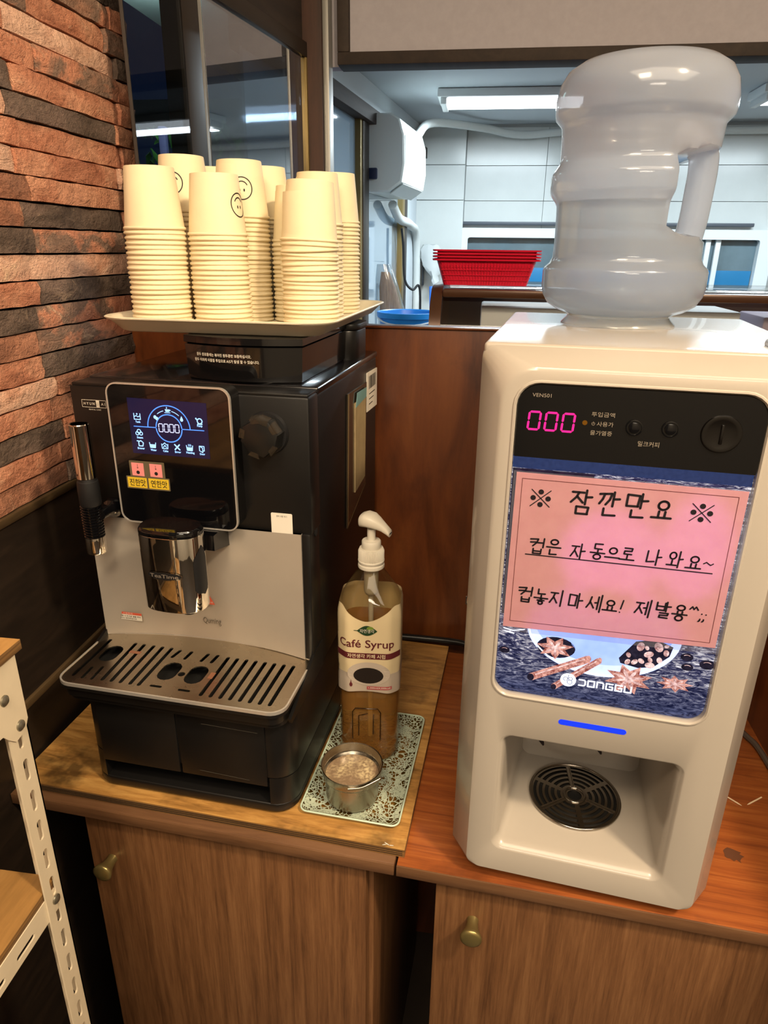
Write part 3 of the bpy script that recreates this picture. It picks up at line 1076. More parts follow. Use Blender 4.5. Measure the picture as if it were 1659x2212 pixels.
# two toothpicks on the right counter
def pick(p0, p1, label):
    t = thing('toothpick', label, 'toothpick', (p0[0], p0[1], -0.0110), 0, 'toothpicks on the right countertop')
    d = Vector((p1[0] - p0[0], p1[1] - p0[1], 0))
    bm = nb()
    tube(bm, [(0, 0, 0), tuple(d * 0.86), tuple(d)], [0.0010, 0.0010, 0.0003], 8)
    finish('stick', bm, mat('toothpick_wood', 'd9c2a0', 0.6), t)
pick((0.362, 0.812), (0.389, 0.786), 'toothpick pointing away from the vending machine, nearest to it')
pick((0.4215, 0.8065), (0.397, 0.789), 'toothpick lying farther from the vending machine, toward the wall')

# black cord along the foot of the partition
bm = nb()
tube(bm, smooth_path([(-0.17, 1.118, 0.006), (-0.06, 1.117, 0.006), (0.0, 1.108, 0.008), (0.04, 1.092, 0.004), (0.10, 1.09, 0.001), (0.30, 1.08, 0.0)]), 0.006, 10)
tag(finish('power_cord', bm, mat('cord_black', '0f0f10', 0.35)), 'black power cord along the foot of the veneer partition', 'cord')
bm = nb()
tube(bm, smooth_path([(0.405, 1.05, -0.007), (0.425, 0.98, -0.0075), (0.443, 0.935, -0.0075), (0.452, 0.90, -0.007), (0.455, 0.80, -0.0075)]), 0.0045, 8)
tag(finish('clear_hose', bm, mat('hose_grey', '5c524a', 0.25, trans=0.3)), 'greyish hose lying at the foot of the right-hand panel', 'hose')

# white slotted-angle shelf rack at the left edge
M_rack = mat('rack_white_paint', 'cdbfa6', 0.42, vary=0.06, vscale=20)
M_bolt = mat('bolt_steel', '8d8878', 0.35, 0.85)
M_shelf = wood('rack_plywood', '7b5a30', '9d7440', 'b38850', (6, 1, 6), 4, 0.5, 0.15, ('4a3418', 0.56, 0.5))
rack = thing('shelf_rack', 'white slotted-angle shelf rack with plywood shelves at the left edge', 'shelf', (-0.400, 0.478, ZF))
TOP = 0.347 - ZF
W = 0.026
sl = []
z = TOP - 0.083
while z > 0.03:
    sl.append(z)
    z -= 0.0372
def angle_post(px, py, sx, sy):
    bm = nb()
    hole = [stad(sy * W * 0.5, zz - 0.009, sy * W * 0.5, zz + 0.009, 0.0066, 4) for zz in sl]
    plate(bm, [(0, 0), (sy * W, 0), (sy * W, TOP), (0, TOP)], hole, 0, sx * 0.0018, 'x')
    o = finish('post', bm, M_rack, rack, 30, (px, py, 0))
    bm = nb()
    hole = [stad(sx * W * 0.55, zz - 0.009, sx * W * 0.55, zz + 0.009, 0.0066, 4) for zz in sl]
    plate(bm, [(0, 0), (sx * W, 0), (sx * W, TOP), (0, TOP)], hole, 0, sy * 0.0018, 'y')
    finish('post_flange', bm, M_rack, o, 30)
    bm = nb()
    prism(bm, [(0, TOP), (sy * 0.090, TOP), (sy * 0.090, TOP - 0.060), (sy * 0.034, TOP - 0.066), (sy * 0.028, TOP - 0.074), (sy * 0.020, TOP - 0.082), (sy * 0.006, TOP - 0.080), (0, TOP - 0.070)], -sx * 0.0004, -sx * 0.0016, 'x')
    finish('corner_plate', bm, M_rack, o, 30)
    for y, zz in ((sy * 0.024, TOP - 0.034), (sy * 0.0115, TOP - 0.070)):
        bm = nb()
        lathe(bm, [(0.0052, 0), (0.0050, 0.0015), (0.0030, 0.003), (0, 0.0034)], 16, (-sx * 0.0016, y, zz), Matrix.Rotation(-sx * pi / 2, 4, 'Y'))
        finish('bolt', bm, M_bolt, o, 40)
    return o
pr = angle_post(0, 0, -1, -1)
angle_post(0, -0.62, -1, 1)
angle_post(-0.196, 0, 1, -1)
angle_post(-0.196, -0.62, 1, 1)
bm = nb()
lathe(bm, [(0.0052, 0), (0.0050, 0.0015), (0.0030, 0.003), (0, 0.0034)], 16, (0.0004, -0.013, 0.060 - ZF), Matrix.Rotation(pi / 2, 4, 'Y'))
finish('bolt', bm, M_bolt, pr, 40)
for zt in (0.357 - ZF, 0.080 - ZF, -0.25 - ZF, -0.60 - ZF):
    hi = zt > 1.1
    bm = nb()
    box(bm, -0.198, 0.004 if hi else -0.003, -0.624, 0.008 if hi else -0.004, zt - 0.0100, zt, 0.0006)
    bm.normal_update()
    for f in bm.faces:
        f.material_index = 0 if abs(f.normal.z) > 0.6 else 1
    finish('shelf_board', bm, [M_shelf, M_plye], rack, 40)
    if hi:
        continue
    bm = nb()
    holes = [stad(-0.05 - 0.0372 * 1.2 * k, zt - 0.0275, -0.072 - 0.0372 * 1.2 * k, zt - 0.0275, 0.006, 4) for k in range(12)]
    plate(bm, [(-0.002, zt - 0.038), (-0.618, zt - 0.038), (-0.618, zt - 0.0095), (-0.002, zt - 0.0095)], holes, -0.0020, -0.0038, 'x')
    finish('shelf_beam', bm, M_rack, rack, 30)
    bm = nb()
    plate(bm, [(-0.194, zt - 0.038), (-0.004, zt - 0.038), (-0.004, zt - 0.0095), (-0.194, zt - 0.0095)], [], -0.0022, -0.0040, 'y')
    finish('shelf_beam', bm, M_rack, rack, 30)

# ---------------------------------------------------------------- black coffee machine
M_bk = mat('black_plastic', '100f0f', 0.36, vary=0.1, vscale=30, bump=0.05, bscale=400)
M_bkm = mat('black_matte', '141416', 0.5)
M_bkg = mat('black_gloss', '070709', 0.07, coat=0.5)
M_bkt = mat('hopper_smoke', '0e0d0e', 0.1, coat=0.3)
M_dark2 = mat('recess_black', '040404', 0.7)
M_chrome = mat('chrome', 'dcd8d2', 0.045, 1.0)
M_rim = mat('satin_silver', 'd6d2cc', 0.28, 0.7)
M_steel = mat('brushed_steel', 'b3aa9e', 0.30, 1.0, rvary=0.06, vscale=3, stretch=(1, 60, 1), vary=0.05)
M_plate = mat('tray_steel', 'cdc3b0', 0.28, 1.0, rvary=0.08, vscale=10, vary=0.12)
M_silver = mat('silver_panel', 'b8b0a6', 0.34, 0.45, vary=0.05, vscale=7, rvary=0.05)
M_ink = mat('print_black', '16130f', 0.6)
M_inkw = mat('print_white', 'c9c2b4', 0.6)
M_paper = mat('sticker_white', 'd8d2c6', 0.55)
MX, MY = CO
cm = thing('coffee_machine', 'black bean-to-cup coffee machine with lit display on the plywood board', 'coffee machine', (MX, MY, 0), CR)

# base
bm = nb()
prism(bm, rrect(-0.292, -0.003, 0.0, 0.455, (0.030, 0.030, 0.01, 0.01), 6), 0.058, 0.1505, 'z', 0.002)
base_o = finish('base', bm, M_bk, cm, 50)
bm = nb()
notch = rrect(-0.292, -0.003, 0.0, 0.455, (0.030, 0.030, 0.01, 0.01), 6)
fl = [p for p in notch]
# front-left arc ends at x=-0.262, front-right arc begins at x=-0.033: cut the toe recess between them
k = 7
cut = fl[:k] + [(-0.268, 0.0), (-0.268, 0.03), (-0.034, 0.03), (-0.034, 0.0)] + fl[k:]
cut = [p for i, p in enumerate(cut) if not (i < k and p[0] > -0.268) and not (i >= k + 4 and p[0] < -0.034 and p[1] < 0.02)]
prism(bm, cut, 0.017, 0.058, 'z')
finish('base_skirt', bm, M_bk, base_o, 50)
bm = nb()
prism(bm, notch, 0.004, 0.017, 'z', 0.002)
finish('base_plate', bm, M_bk, base_o, 50)
bm = nb()
box(bm, -0.268, -0.034, 0.028, 0.031, 0.017, 0.058)
finish('toe_recess', bm, M_dark2, base_o)
for x in (-0.26, -0.035):
    for y in (0.03, 0.42):
        bm = nb()
        lathe(bm, [(0.012, 0.0), (0.013, 0.004)], 16, (x, y, 0))
        finish('foot', bm, M_bkm, base_o)
for nm, x0, x1 in (('waste_drawer', -0.268, -0.1565), ('water_drawer', -0.1535, -0.036)):
    bm = nb()
    box(bm, x0, x1, -0.0022, 0.010, 0.046, 0.143, 0.0012)
    d = finish(nm, bm, M_bk, base_o, 40)
bm = nb()
strokes(bm, [[(-0.128, 0.0555), (-0.060, 0.0525)], [(-0.12, 0.130), (-0.045, 0.1285)]], 0.0007, -0.0024)
finish('scratch', bm, mat('scratch_grey', '4a463e', 0.6), d, 0)

# drip tray: black tub, steel plate with slots, chrome lip
def arc_back(u):
    q = (u + 0.1525) / 0.1525
    return 0.093 + 0.020 * (1 - q * q)
tray_out = rrect(-0.3045, -0.0015, -0.026, 0.05, (0.021, 0.021, 0, 0), 6)[:14]
tray_out = tray_out + [(-0.0015, arc_back(-0.0015))] + [(u, arc_back(u)) for u in [(-0.0015 - 0.303 * k / 16) for k in range(1, 16)]] + [(-0.3045, arc_back(-0.3045))]
bm = nb()
lowr = [(x * 0.97 - 0.0045, -0.016 + (y + 0.026) * 0.93) for x, y in tray_out]
loft(bm, [[(x, y, 0.1505) for x, y in lowr], [(x, y, 0.1665) for x, y in lowr], [(x, y, 0.172) for x, y in tray_out], [(x, y, 0.1765) for x, y in tray_out], [(x, y, 0.1765) for x, y in inset2(tray_out, 0.003)], [(x, y, 0.158) for x, y in inset2(tray_out, 0.006)]], True, True)
dt = finish('drip_tray', bm, M_bk, cm, 40)
# right-hand cheek that rises from the base to the tray
bm = nb()
prism(bm, [(0.0, 0.1505), (-0.004, 0.158), (0.10, 0.1905), (0.13, 0.19), (0.13, 0.1505)], -0.0038, 0.0005, 'x')
finish('tray_cheek', bm, M_bk, dt, 40)
bm = nb()
prism(bm, [(0.0, 0.1505), (-0.004, 0.158), (0.10, 0.1905), (0.13, 0.19), (0.13, 0.1505)], -0.3065, -0.3022, 'x')
finish('tray_cheek', bm, M_bk, dt, 40)
holes = []
S = lambda x0, y0, x1, y1, w=0.0050: holes.append(stad(x0, y0, x1, y1, w, 4))
S(-0.2895, 0.077, -0.2880, -0.007)
S(-0.275, 0.013, -0.2738, -0.010, 0.004)
S(-0.262, 0.016, -0.2605, -0.010, 0.004)
for x0, x1 in ((-0.2506, -0.2465), (-0.2376, -0.2340), (-0.2234, -0.2215), (-0.2102, -0.2080), (-0.1967, -0.1963)):
    S(x0, 0.0762, x1, -0.0080)
for x0, x1 in ((-0.1830, -0.1860), (-0.1664, -0.1680), (-0.1423, -0.1445), (-0.1286, -0.1300)):
    S(x0, 0.074, x1, 0.058, 0.0048)
for k in range(8):
    S(-0.1129 + 0.0130 * k, 0.0724, -0.1122 + 0.0127 * k, -0.0100)
S(-0.1805, -0.0062, -0.1680, -0.0062, 0.004)
S(-0.1425, -0.0064, -0.1300, -0.0064, 0.004)
holes.append(stad(-0.2695, 0.0405, -0.2695, 0.0545, 0.0235, 7))
holes.append(stad(-0.1735, 0.0200, -0.1735, 0.0350, 0.0245, 7))
holes.append(stad(-0.1365, 0.0200, -0.1365, 0.0350, 0.0245, 7))
holes.append(circ(-0.1555, 0.0245, 0.0048, n=12))
# the slot over the left cup hole would cross it: keep the two apart
holes = [h for h in holes if not (abs(h[0][0] + 0.2506) < 0.004 and False)]
bm = nb()
inn = inset2(tray_out, 0.0018)
plate(bm, inn, holes, 0.1783, 0.1800, 'z')
finish('drip_plate', bm, M_plate, dt, 30)
bm = nb()
plate(bm, tray_out, [inset2(tray_out, 0.0022)], 0.1765, 0.1808, 'z')
finish('tray_lip', bm, M_rim, dt, 30)
bm = nb()
flat(bm, inset2(tray_out, 0.006), 0.1585, 'z')
finish('tray_inside', bm, M_dark2, dt, 0)
bm = nb()
M_redp = mat('print_red', 'c8553c', 0.55)
for a, b_, c_ in (('뜨거움', -0.2360, 0.0585), ('주의', -0.118, 0.034)):
    flat(bm, [(b_ - 0.012, c_ - 0.0045), (b_ + 0.0045, c_ - 0.0045), (b_ + 0.0045, c_ + 0.0015), (b_ - 0.012, c_ + 0.0015)] if a == '뜨거움' else [(b_ - 0.002, c_ - 0.011), (b_ + 0.0045, c_ - 0.011), (b_ + 0.0045, c_ + 0.003), (b_ - 0.002, c_ + 0.003)], 0.18012, 'z')
finish('plate_print', bm, mat('print_red_faded', '9a6a52', 0.4, 0.5), dt, 0)

# main body and silver front
bm = nb()
box(bm, -0.304, -0.0005, 0.128, 0.458, 0.1505, 0.5265, 0.004)
body = finish('body', bm, M_bk, cm, 40)
bm = nb()
loops = []
NB = 16
verts = []
for j in range(9):
    s = j / 8
    z = 0.181 + (0.360 - 0.181) * s
    row = []
    for i in range(NB + 1):
        u = -0.3035 + (0.3035 - 0.012) * i / NB
        q = (u + 0.158) / 0.146
        v = 0.0905 + 0.021 * (1 - q * q) * (1 - s) ** 1.3
        row.append((u, v, z))
    verts.append(row)
vv = [[bm.verts.new(p) for p in r] for r in verts]
for j in range(8):
    for i in range(NB):
        bm.faces.new((vv[j][i], vv[j][i + 1], vv[j + 1][i + 1], vv[j + 1][i]))
back = [[bm.verts.new((p[0], 0.129, p[2])) for p in (r[0], r[-1])] for r in verts]
for j in range(8):
    bm.faces.new((vv[j][0], vv[j + 1][0], back[j + 1][0], back[j][0]))
    bm.faces.new((vv[j][-1], back[j][1], back[j + 1][1], vv[j + 1][-1]))
bm.faces.new([vv[0][i] for i in range(NB + 1)] + [back[0][1], back[0][0]])
sp_ = finish('front_panel', bm, M_silver, cm, 30)
sp_['label'] = 'silver front panel'
bm = nb()
box(bm, -0.0120, -0.0005, 0.092, 0.130, 0.181, 0.360, 0.002)
finish('front_post', bm, M_bk, body, 40)
bm = nb()
text(bm, 'Quming', 0.0125, -0.1485, 0.2118, 0.1052 - 0.0, width=0.026)
finish('lettering', bm, mat('print_grey', '4c463e', 0.5), sp_, 0)
# warning stickers on the silver front
bm = nb()
flat(bm, [(-0.2905, 0.2045), (-0.2485, 0.2045), (-0.2485, 0.2165), (-0.2905, 0.2165)], 0.0955, mi=0)
flat(bm, [(-0.2905, 0.2128), (-0.2485, 0.2128), (-0.2485, 0.2165), (-0.2905, 0.2165)], 0.0954, mi=1)
text(bm, '스팀주의', 0.0026, -0.2695, 0.2147, 0.0953, mi=0, width=0.014)
text(bm, '스팀 사용 시 뜨거운 열을 주의', 0.0026, -0.2695, 0.2103, 0.0953, mi=2, width=0.038, bold=0.02)
text(bm, '있으니 유의하십시오', 0.0026, -0.2695, 0.2069, 0.0953, mi=2, width=0.026, bold=0.02)
finish('warning_sticker', bm, [M_paper, M_redp, M_ink], sp_, 0)
bm = nb()
flat(bm, [(-0.170, 0.2415), (-0.1395, 0.2415), (-0.1545, 0.2690)], 0.1000, mi=0)
text(bm, '고온주의', 0.0030, -0.1495, 0.2445, 0.0998, mi=1, width=0.014)
finish('warning_triangle', bm, [M_redp, M_paper], sp_, 0)

# upper fascia, lid, hopper
bm = nb()
box(bm, -0.3065, 0.0015, 0.0945, 0.1315, 0.359, 0.5295, 0.003)
fa = finish('upper_fascia', bm, M_bk, cm, 40)
bm = nb()
box(bm, -0.3055, 0.0010, 0.1335, 0.4590, 0.5250, 0.5345, 0.0030, 3)
lid = finish('lid', bm, mat('lid_gloss', '131214', 0.16, coat=0.4), cm, 40)
bm = nb()
box(bm, -0.304, 0.000, 0.0965, 0.1315, 0.5285, 0.5325, 0.0015)
finish('lid_front_strip', bm, M_bk, lid, 40)
def hopper_outline(d):
    pts = []
    for k in range(13):
        u = -0.172 + d + (0.150 - 2 * d) * k / 12
        q = (u + 0.097) / 0.075
        pts.append((u, 0.146 + d - 0.016 * (1 - q * q)))
    return pts + [(-0.022 - d, 0.41), (-0.172 + d, 0.41)]
bm = nb()
loft(bm, [[(x, y, 0.5335) for x, y in hopper_outline(0.004)], [(x, y, 0.537) for x, y in hopper_outline(0.001)], [(x, y, 0.578) for x, y in hopper_outline(-0.001)], [(x, y, 0.579) for x, y in hopper_outline(0.002)], [(x, y, 0.5805) for x, y in hopper_outline(-0.002)], [(x, y, 0.5885) for x, y in hopper_outline(-0.0015)]])
hop = finish('bean_hopper', bm, M_bkt, cm, 30)
bm = nb()
prism(bm, rrect(-0.058, -0.006, 0.345, 0.425, 0.022, 6), 0.5335, 0.577, 'z', 0.002)
finish('hopper_latch', bm, M_bk, hop, 40)
bm = nb()
prism(bm, rrect(-0.060, -0.004, 0.343, 0.427, 0.023, 6), 0.5775, 0.5865, 'z', 0.002)
finish('hopper_latch_cap', bm, M_bk, hop, 40)
def on_hopper(bm, pts, fs, mi=0):
    vs = []
    for x, z in pts:
        q = (x + 0.097) / 0.076
        vs.append(bm.verts.new((x, 0.1448 - 0.0165 * (1 - q * q), z)))
    for f in fs:
        try:
            bm.faces.new([vs[i] for i in f])
        except ValueError:
            pass
bm = nb()
on_hopper(bm, *text2d('원두 원료통에는 볶아진 원두콩만 보충하십시오.', 0.0042, -0.117, 0.5675, width=0.074, bold=0.015))
on_hopper(bm, *text2d('원두 이외에 이물질 투입으로 A/S가 발생 할 수 있습니다.', 0.0042, -0.114, 0.5610, width=0.087, bold=0.015))
finish('lettering', bm, M_inkw, hop, 0)

# side panel: grip slot, document pouch, barcode label
bm = nb()
prism(bm, stad(0.112, 0.356, 0.112, 0.402, 0.010, 5), 0.0012, -0.0005, 'x')
finish('side_grip', bm, M_dark2, body, 0)
bm = nb()
prism(bm, [(0.258, 0.302), (0.372, 0.336), (0.380, 0.498), (0.268, 0.500)], 0.0022, 0.0002, 'x')
finish('document_pouch', bm, mat('pouch_plastic', '2e271f', 0.12, spec=0.8), body, 30)
bm = nb()
prism(bm, [(0.300, 0.345), (0.362, 0.352), (0.368, 0.485), (0.302, 0.480)], 0.0040, 0.0023, 'x')
finish('folded_paper', bm, mat('receipt_cream', '93815f', 0.7, vary=0.12, vscale=40), body, 30)
bm = nb()
prism(bm, [(0.303, 0.474), (0.368, 0.478), (0.369, 0.492), (0.312, 0.494)], 0.0047, 0.0041, 'x')
finish('blue_tape', bm, mat('tape_teal', '648a8a', 0.5), body, 30)
bm = nb()
flat(bm, [(0.258, 0.302), (0.264, 0.304), (0.273, 0.500), (0.268, 0.500)], 0.0024, 'x')
flat(bm, [(0.258, 0.302), (0.372, 0.336), (0.372, 0.3385), (0.258, 0.3055)], 0.00245, 'x')
finish('pouch_edge', bm, mat('pouch_edge_tan', '7d6a4a', 0.3), body, 0)
bm = nb()
prism(bm, [(0.386, 0.449), (0.457, 0.447), (0.457, 0.508), (0.387, 0.510)], 0.0012, -0.0002, 'x')
lb = finish('barcode_label', bm, M_paper, body, 30)
bm = nb()
rb = random.Random(2)
y = 0.398
while y < 0.446:
    w = rb.choice((0.0012, 0.002, 0.003))
    flat(bm, [(y, 0.483), (y + w, 0.483), (y + w, 0.503), (y, 0.503)], 0.0014, 'x')
    y += w + rb.choice((0.0012, 0.002))
for k in range(3):
    strokes(bm, [[(0.40, 0.475 - 0.008 * k), (0.44 - 0.008 * k, 0.475 - 0.008 * k)]], 0.0016, 0.0014, 'x')
finish('barcode', bm, M_ink, lb, 0)

# display panel
bm = nb()
prism(bm, rrect(-0.2385, -0.0835, 0.3665, 0.5405, 0.013, 6), 0.0700, 0.0955, 'y', 0.0)
dsp = finish('display_panel', bm, M_bk, cm, 40)
bm = nb()
ro = rrect(-0.2390, -0.0830, 0.3660, 0.5410, 0.0135, 6)
plate(bm, ro, [inset2(ro, 0.0017)], 0.0673, 0.0712, 'y')
finish('chrome_rim', bm, M_rim, dsp, 30)
bm = nb()
prism(bm, inset2(ro, 0.0017), 0.0682, 0.0700, 'y')
finish('glass_front', bm, M_bkg, dsp, 30)
M_scr, t_, b_ = base('screen_blue_glass')
v_ = t_.coords('Object')
b_.inputs['Base Color'].default_value = (*lin('06060a'), 1)
b_.inputs['Roughness'].default_value = 0.15
b_.inputs['Emission Color'].default_value = (*lin('20245c'), 1)
b_.inputs['Emission Strength'].default_value = 0.33
bm = nb()
flat(bm, [(-0.2125, 0.4568), (-0.1128, 0.4560), (-0.1125, 0.5225), (-0.2125, 0.5240)], 0.06805)
scr = finish('screen', bm, M_scr, dsp, 0)
scr['label'] = 'lit blue screen'
G_blue = glow('screen_line_blue', '5a92ff', 1.6)
G_icon = glow('screen_icon_pale', '9cc8ff', 1.9)
G_dig = glow('screen_digit_white', 'd3d6ff', 1.6)
bm = nb()
H_ = 0.0679
cx, cz = -0.1620, 0.4900
strokes(bm, [ring_pts(cx, cz, 0.0270, 0, 180, 30)], 0.0012, H_)
strokes(bm, [ring_pts(cx, cz, 0.0164, 4, 176, 26), ring_pts(cx, cz, 0.0164, 184, 356, 26)], 0.0013, H_)
strokes(bm, [[(-0.2072, cz), (-0.1790, cz)], [(-0.1450, cz), (-0.1178, cz)]], 0.0010, H_)
finish('screen_gauge', bm, G_blue, scr, 0)
bm = nb()
for k in range(4):
    seven(bm, cx - 0.0104 + 0.0069 * k, cz + 0.0002, 0.0050, 0.0096, 0.00095, H_, 0.0)
finish('screen_digits', bm, G_dig, scr, 0)
bm = nb()
def icon(x, z, kind):
    P = lambda pts: [(x + a, z + b) for a, b in pts]
    w = 0.0010
    if kind == 'tank':
        strokes(bm, [P([(-0.004, 0.004), (-0.004, -0.003), (0.004, -0.003), (0.004, 0.004)]), P([(-0.003, 0.0005), (-0.001, 0.0015), (0.001, 0), (0.003, 0.001)])], w, H_)
        flat(bm, circ(x, z + 0.0035, 0.001, n=10), H_)
    elif kind == 'steam':
        for a, b, r in ((-0.0024, -0.001, 0.0020), (0.0024, -0.001, 0.0020), (0, 0.0015, 0.0024)):
            strokes(bm, [ring_pts(x + a, z + b, r, n=14)], w, H_)
    elif kind == 'brew':
        strokes(bm, [P([(-0.004, 0.003), (-0.002, 0.003), (-0.002, -0.003), (0.003, -0.003), (0.004, 0.001), (0.001, 0.0035), (-0.002, 0.002)])], 0.0012, H_)
    elif kind in ('water', 'heat'):
        flat(bm, P([(-0.0035, 0.001), (-0.0030, -0.003), (0.0030, -0.003), (0.0035, 0.001)]), H_)
        strokes(bm, [P([(-0.004, 0.003), (-0.0032, -0.003), (0.0032, -0.003), (0.004, 0.003)])], w, H_)
        if kind == 'heat':
            strokes(bm, [P([(a, 0.0022), (a + 0.0005, 0.0032), (a, 0.0045)]) for a in (-0.0015, 0, 0.0015)], 0.0006, H_)
    elif kind == 'cake':
        strokes(bm, [P([(-0.004, 0.0025), (-0.0035, -0.003), (0.0035, -0.003), (0.004, 0.0025)]), P([(-0.002, -0.0015), (0, 0.001), (0.002, -0.0015)]), P([(-0.0028, 0.0015), (0, 0.004), (0.0028, 0.0015)])], w, H_)
    elif kind == 'err':
        strokes(bm, [P([(-0.003, -0.003), (0.003, 0.003)]), P([(-0.003, 0.003), (0.003, -0.003)])], 0.0016, H_)
    elif kind == 'door':
        strokes(bm, [P([(-0.003, 0.0035), (-0.003, -0.002), (0.001, -0.004), (0.001, 0.0015), (-0.003, 0.0035), (0.003, 0.0035), (0.003, -0.002), (0.001, -0.002)])], w, H_)
    elif kind == 'pump':
        strokes(bm, [ring_pts(x + 0.0008, z, 0.0030, n=16), P([(-0.002, -0.0035), (0.0035, -0.0035)]), P([(-0.0035, 0.0025), (-0.002, 0.001)])], 0.0013, H_)
        flat(bm, circ(x - 0.0036, z + 0.003, 0.001, n=10), H_)
    elif kind == 'cup':
        flat(bm, P([(-0.003, 0.0015), (-0.002, -0.0015), (0.002, -0.0015), (0.003, 0.0015)]), H_)
        strokes(bm, [P([(-0.0035, -0.0025), (0.0035, -0.0025)]), P([(0.003, 0.001), (0.0042, 0.0006), (0.0025, -0.0006)]), P([(-0.0008, 0.0022), (-0.0002, 0.0032), (-0.0008, 0.004)])], 0.0007, H_)
    elif kind == 'bean':
        flat(bm, circ(x - 0.0010, z + 0.0008, 0.0020, 0.0022, n=12), H_)
        flat(bm, circ(x + 0.0014, z - 0.0010, 0.0020, 0.0022, n=12), H_)
    elif kind == 'drop':
        flat(bm, P([(0, 0.004), (-0.0016, 0.0005), (-0.0020, -0.0008), (-0.0014, -0.0022), (0, -0.0028), (0.0014, -0.0022), (0.0020, -0.0008), (0.0016, 0.0005)]), H_)
for x, z, k, lb_ in ((-0.2017, 0.5015, 'tank', 'Tank'), (-0.2015, 0.4825, 'steam', 'Steam'), (-0.2015, 0.4692, 'brew', 'Brewer'), (-0.1854, 0.4682, 'water', 'Water'),
                     (-0.1697, 0.4680, 'cake', 'Cake'), (-0.1538, 0.4678, 'err', 'Error'), (-0.1379, 0.4678, 'heat', 'Heating'), (-0.1225, 0.4675, 'door', 'Door'), (-0.1230, 0.5010, 'pump', 'Pump')):
    icon(x, z, k)
    text(bm, lb_, 0.0034, x + 0.0004, z - 0.0059, H_, width=0.0013 * len(lb_) + 0.0014, bold=0.03)
icon(cx - 0.0155, cz + 0.0118, 'bean')
icon(cx, cz + 0.0212, 'cup')
icon(cx + 0.0172, cz + 0.0118, 'drop')
strokes(bm, [ring_pts(cx, cz, 0.0212, 105, 128, 6), ring_pts(cx, cz, 0.0212, 75, 49, 6)], 0.0008, H_)
finish('screen_icons', bm, G_icon, scr, 0)
# labels stuck under the screen
M_tape = mat('clear_tape_edge', '5b5240', 0.3)
bm = nb()
prism(bm, rrect(-0.2200, -0.1735, 0.4262, 0.4470, 0.001, 2), 0.0681, 0.0679, 'y')
finish('tape', bm, M_tape, dsp, 0)
for x, body_ in ((-0.2090, '진한맛'), (-0.1850, '연한맛')):
    bm = nb()
    prism(bm, [(x - 0.0080, 0.4283), (x + 0.0080, 0.4279), (x + 0.0080, 0.4443), (x - 0.0080, 0.4445)], 0.0679, 0.0676, 'y')
    pk = finish('pink_label', bm, mat('label_pink', 'd98686', 0.5), dsp, 0)
    bm = nb()
    flat(bm, circ(x, 0.4325, 0.0023, n=18), 0.06755)
    strokes(bm, [[(x, 0.4427), (x, 0.4377)], [(x - 0.0009, 0.4388), (x, 0.4377), (x + 0.0009, 0.4388)]], 0.0005, 0.06755)
    finish('arrow_and_dot', bm, M_ink, pk, 0)
for x0, x1, body_ in ((-0.2252, -0.1980, '진한맛'), (-0.1972, -0.1690, '연한맛')):
    bm = nb()
    prism(bm, rrect(x0 - 0.0008, x1 + 0.0006, 0.4112, 0.4272, 0.0008, 2), 0.0681, 0.0678, 'y')
    tp = finish('tape', bm, M_tape, dsp, 0)
    bm = nb()
    prism(bm, rrect(x0 + 0.0008, x1 - 0.0008, 0.4128, 0.4258, 0.0004, 2), 0.0678, 0.0676, 'y')
    yl = finish('yellow_label', bm, mat('label_yellow', 'c9ab2c', 0.5), dsp, 0)
    bm = nb()
    text(bm, body_, 0.0098, (x0 + x1) / 2 + 0.0004, 0.4193, 0.06755, width=0.0215, bold=0.012)
    finish('lettering', bm, M_ink, yl, 0)

# brand plate, white sticker, knob
bm = nb()
strokes(bm, [[(-0.2912, 0.5030), (-0.2585, 0.5030), (-0.2585, 0.5120), (-0.2912, 0.5120), (-0.2912, 0.5030)]], 0.0005, 0.0943)
text(bm, 'H Y U N', 0.0046, -0.2815, 0.5075, 0.0943, width=0.0150, bold=0.01)
flat(bm, [(-0.2720, 0.5031), (-0.2675, 0.5031), (-0.2675, 0.5119), (-0.2720, 0.5119)], 0.0943)
text(bm, 'A I', 0.0046, -0.2625, 0.5075, 0.0943, width=0.0052, bold=0.01)
text(bm, 'RENTAL CARE', 0.0022, -0.2745, 0.5002, 0.0943, width=0.0165)
bg_ = finish('brand_lettering', bm, M_inkw, fa, 0)
bm = nb()
text(bm, 'D', 0.0046, -0.26975, 0.5075, 0.0942, width=0.0026)
finish('brand_letter', bm, mat('brand_letter_grey', '98907f', 0.6), fa, 0)
bm = nb()
prism(bm, rrect(-0.0510, -0.0235, 0.3570, 0.3848, 0.0015, 3), 0.0943, 0.0938, 'y')
st_ = finish('white_sticker', bm, M_paper, fa, 0)
bm = nb()
text(bm, '장비 사용 하기', 0.0028, -0.0372, 0.3808, 0.0937, width=0.0135, bold=0.01)
finish('lettering', bm, M_ink, st_, 0)['kind'] = 'stuff'
bm = nb()
KP = [(0.0236 if k % 2 == 0 else 0.0212, k) for k in range(16)]
pg = [(-0.0500 + r * cos(2 * pi * k / 16 + 0.2), 0.4855 + r * sin(2 * pi * k / 16 + 0.2)) for r, k in KP]
prism(bm, pg, 0.0660, 0.0945, 'y', 0.003)
kn = finish('rotary_knob', bm, mat('knob_black', '151515', 0.3), fa, 30)
bm = nb()
loft(bm, [[(-0.0500 + 0.0265 * cos(a), 0.0935, 0.4855 + 0.0265 * sin(a)) for a in [2 * pi * k / 24 for k in range(24)]], [(-0.0500 + 0.0250 * cos(a), 0.0890, 0.4855 + 0.0250 * sin(a)) for a in [2 * pi * k / 24 for k in range(24)]]])
finish('knob_skirt', bm, M_bkm, kn, 40)
bm = nb()
rb = random.Random(5)
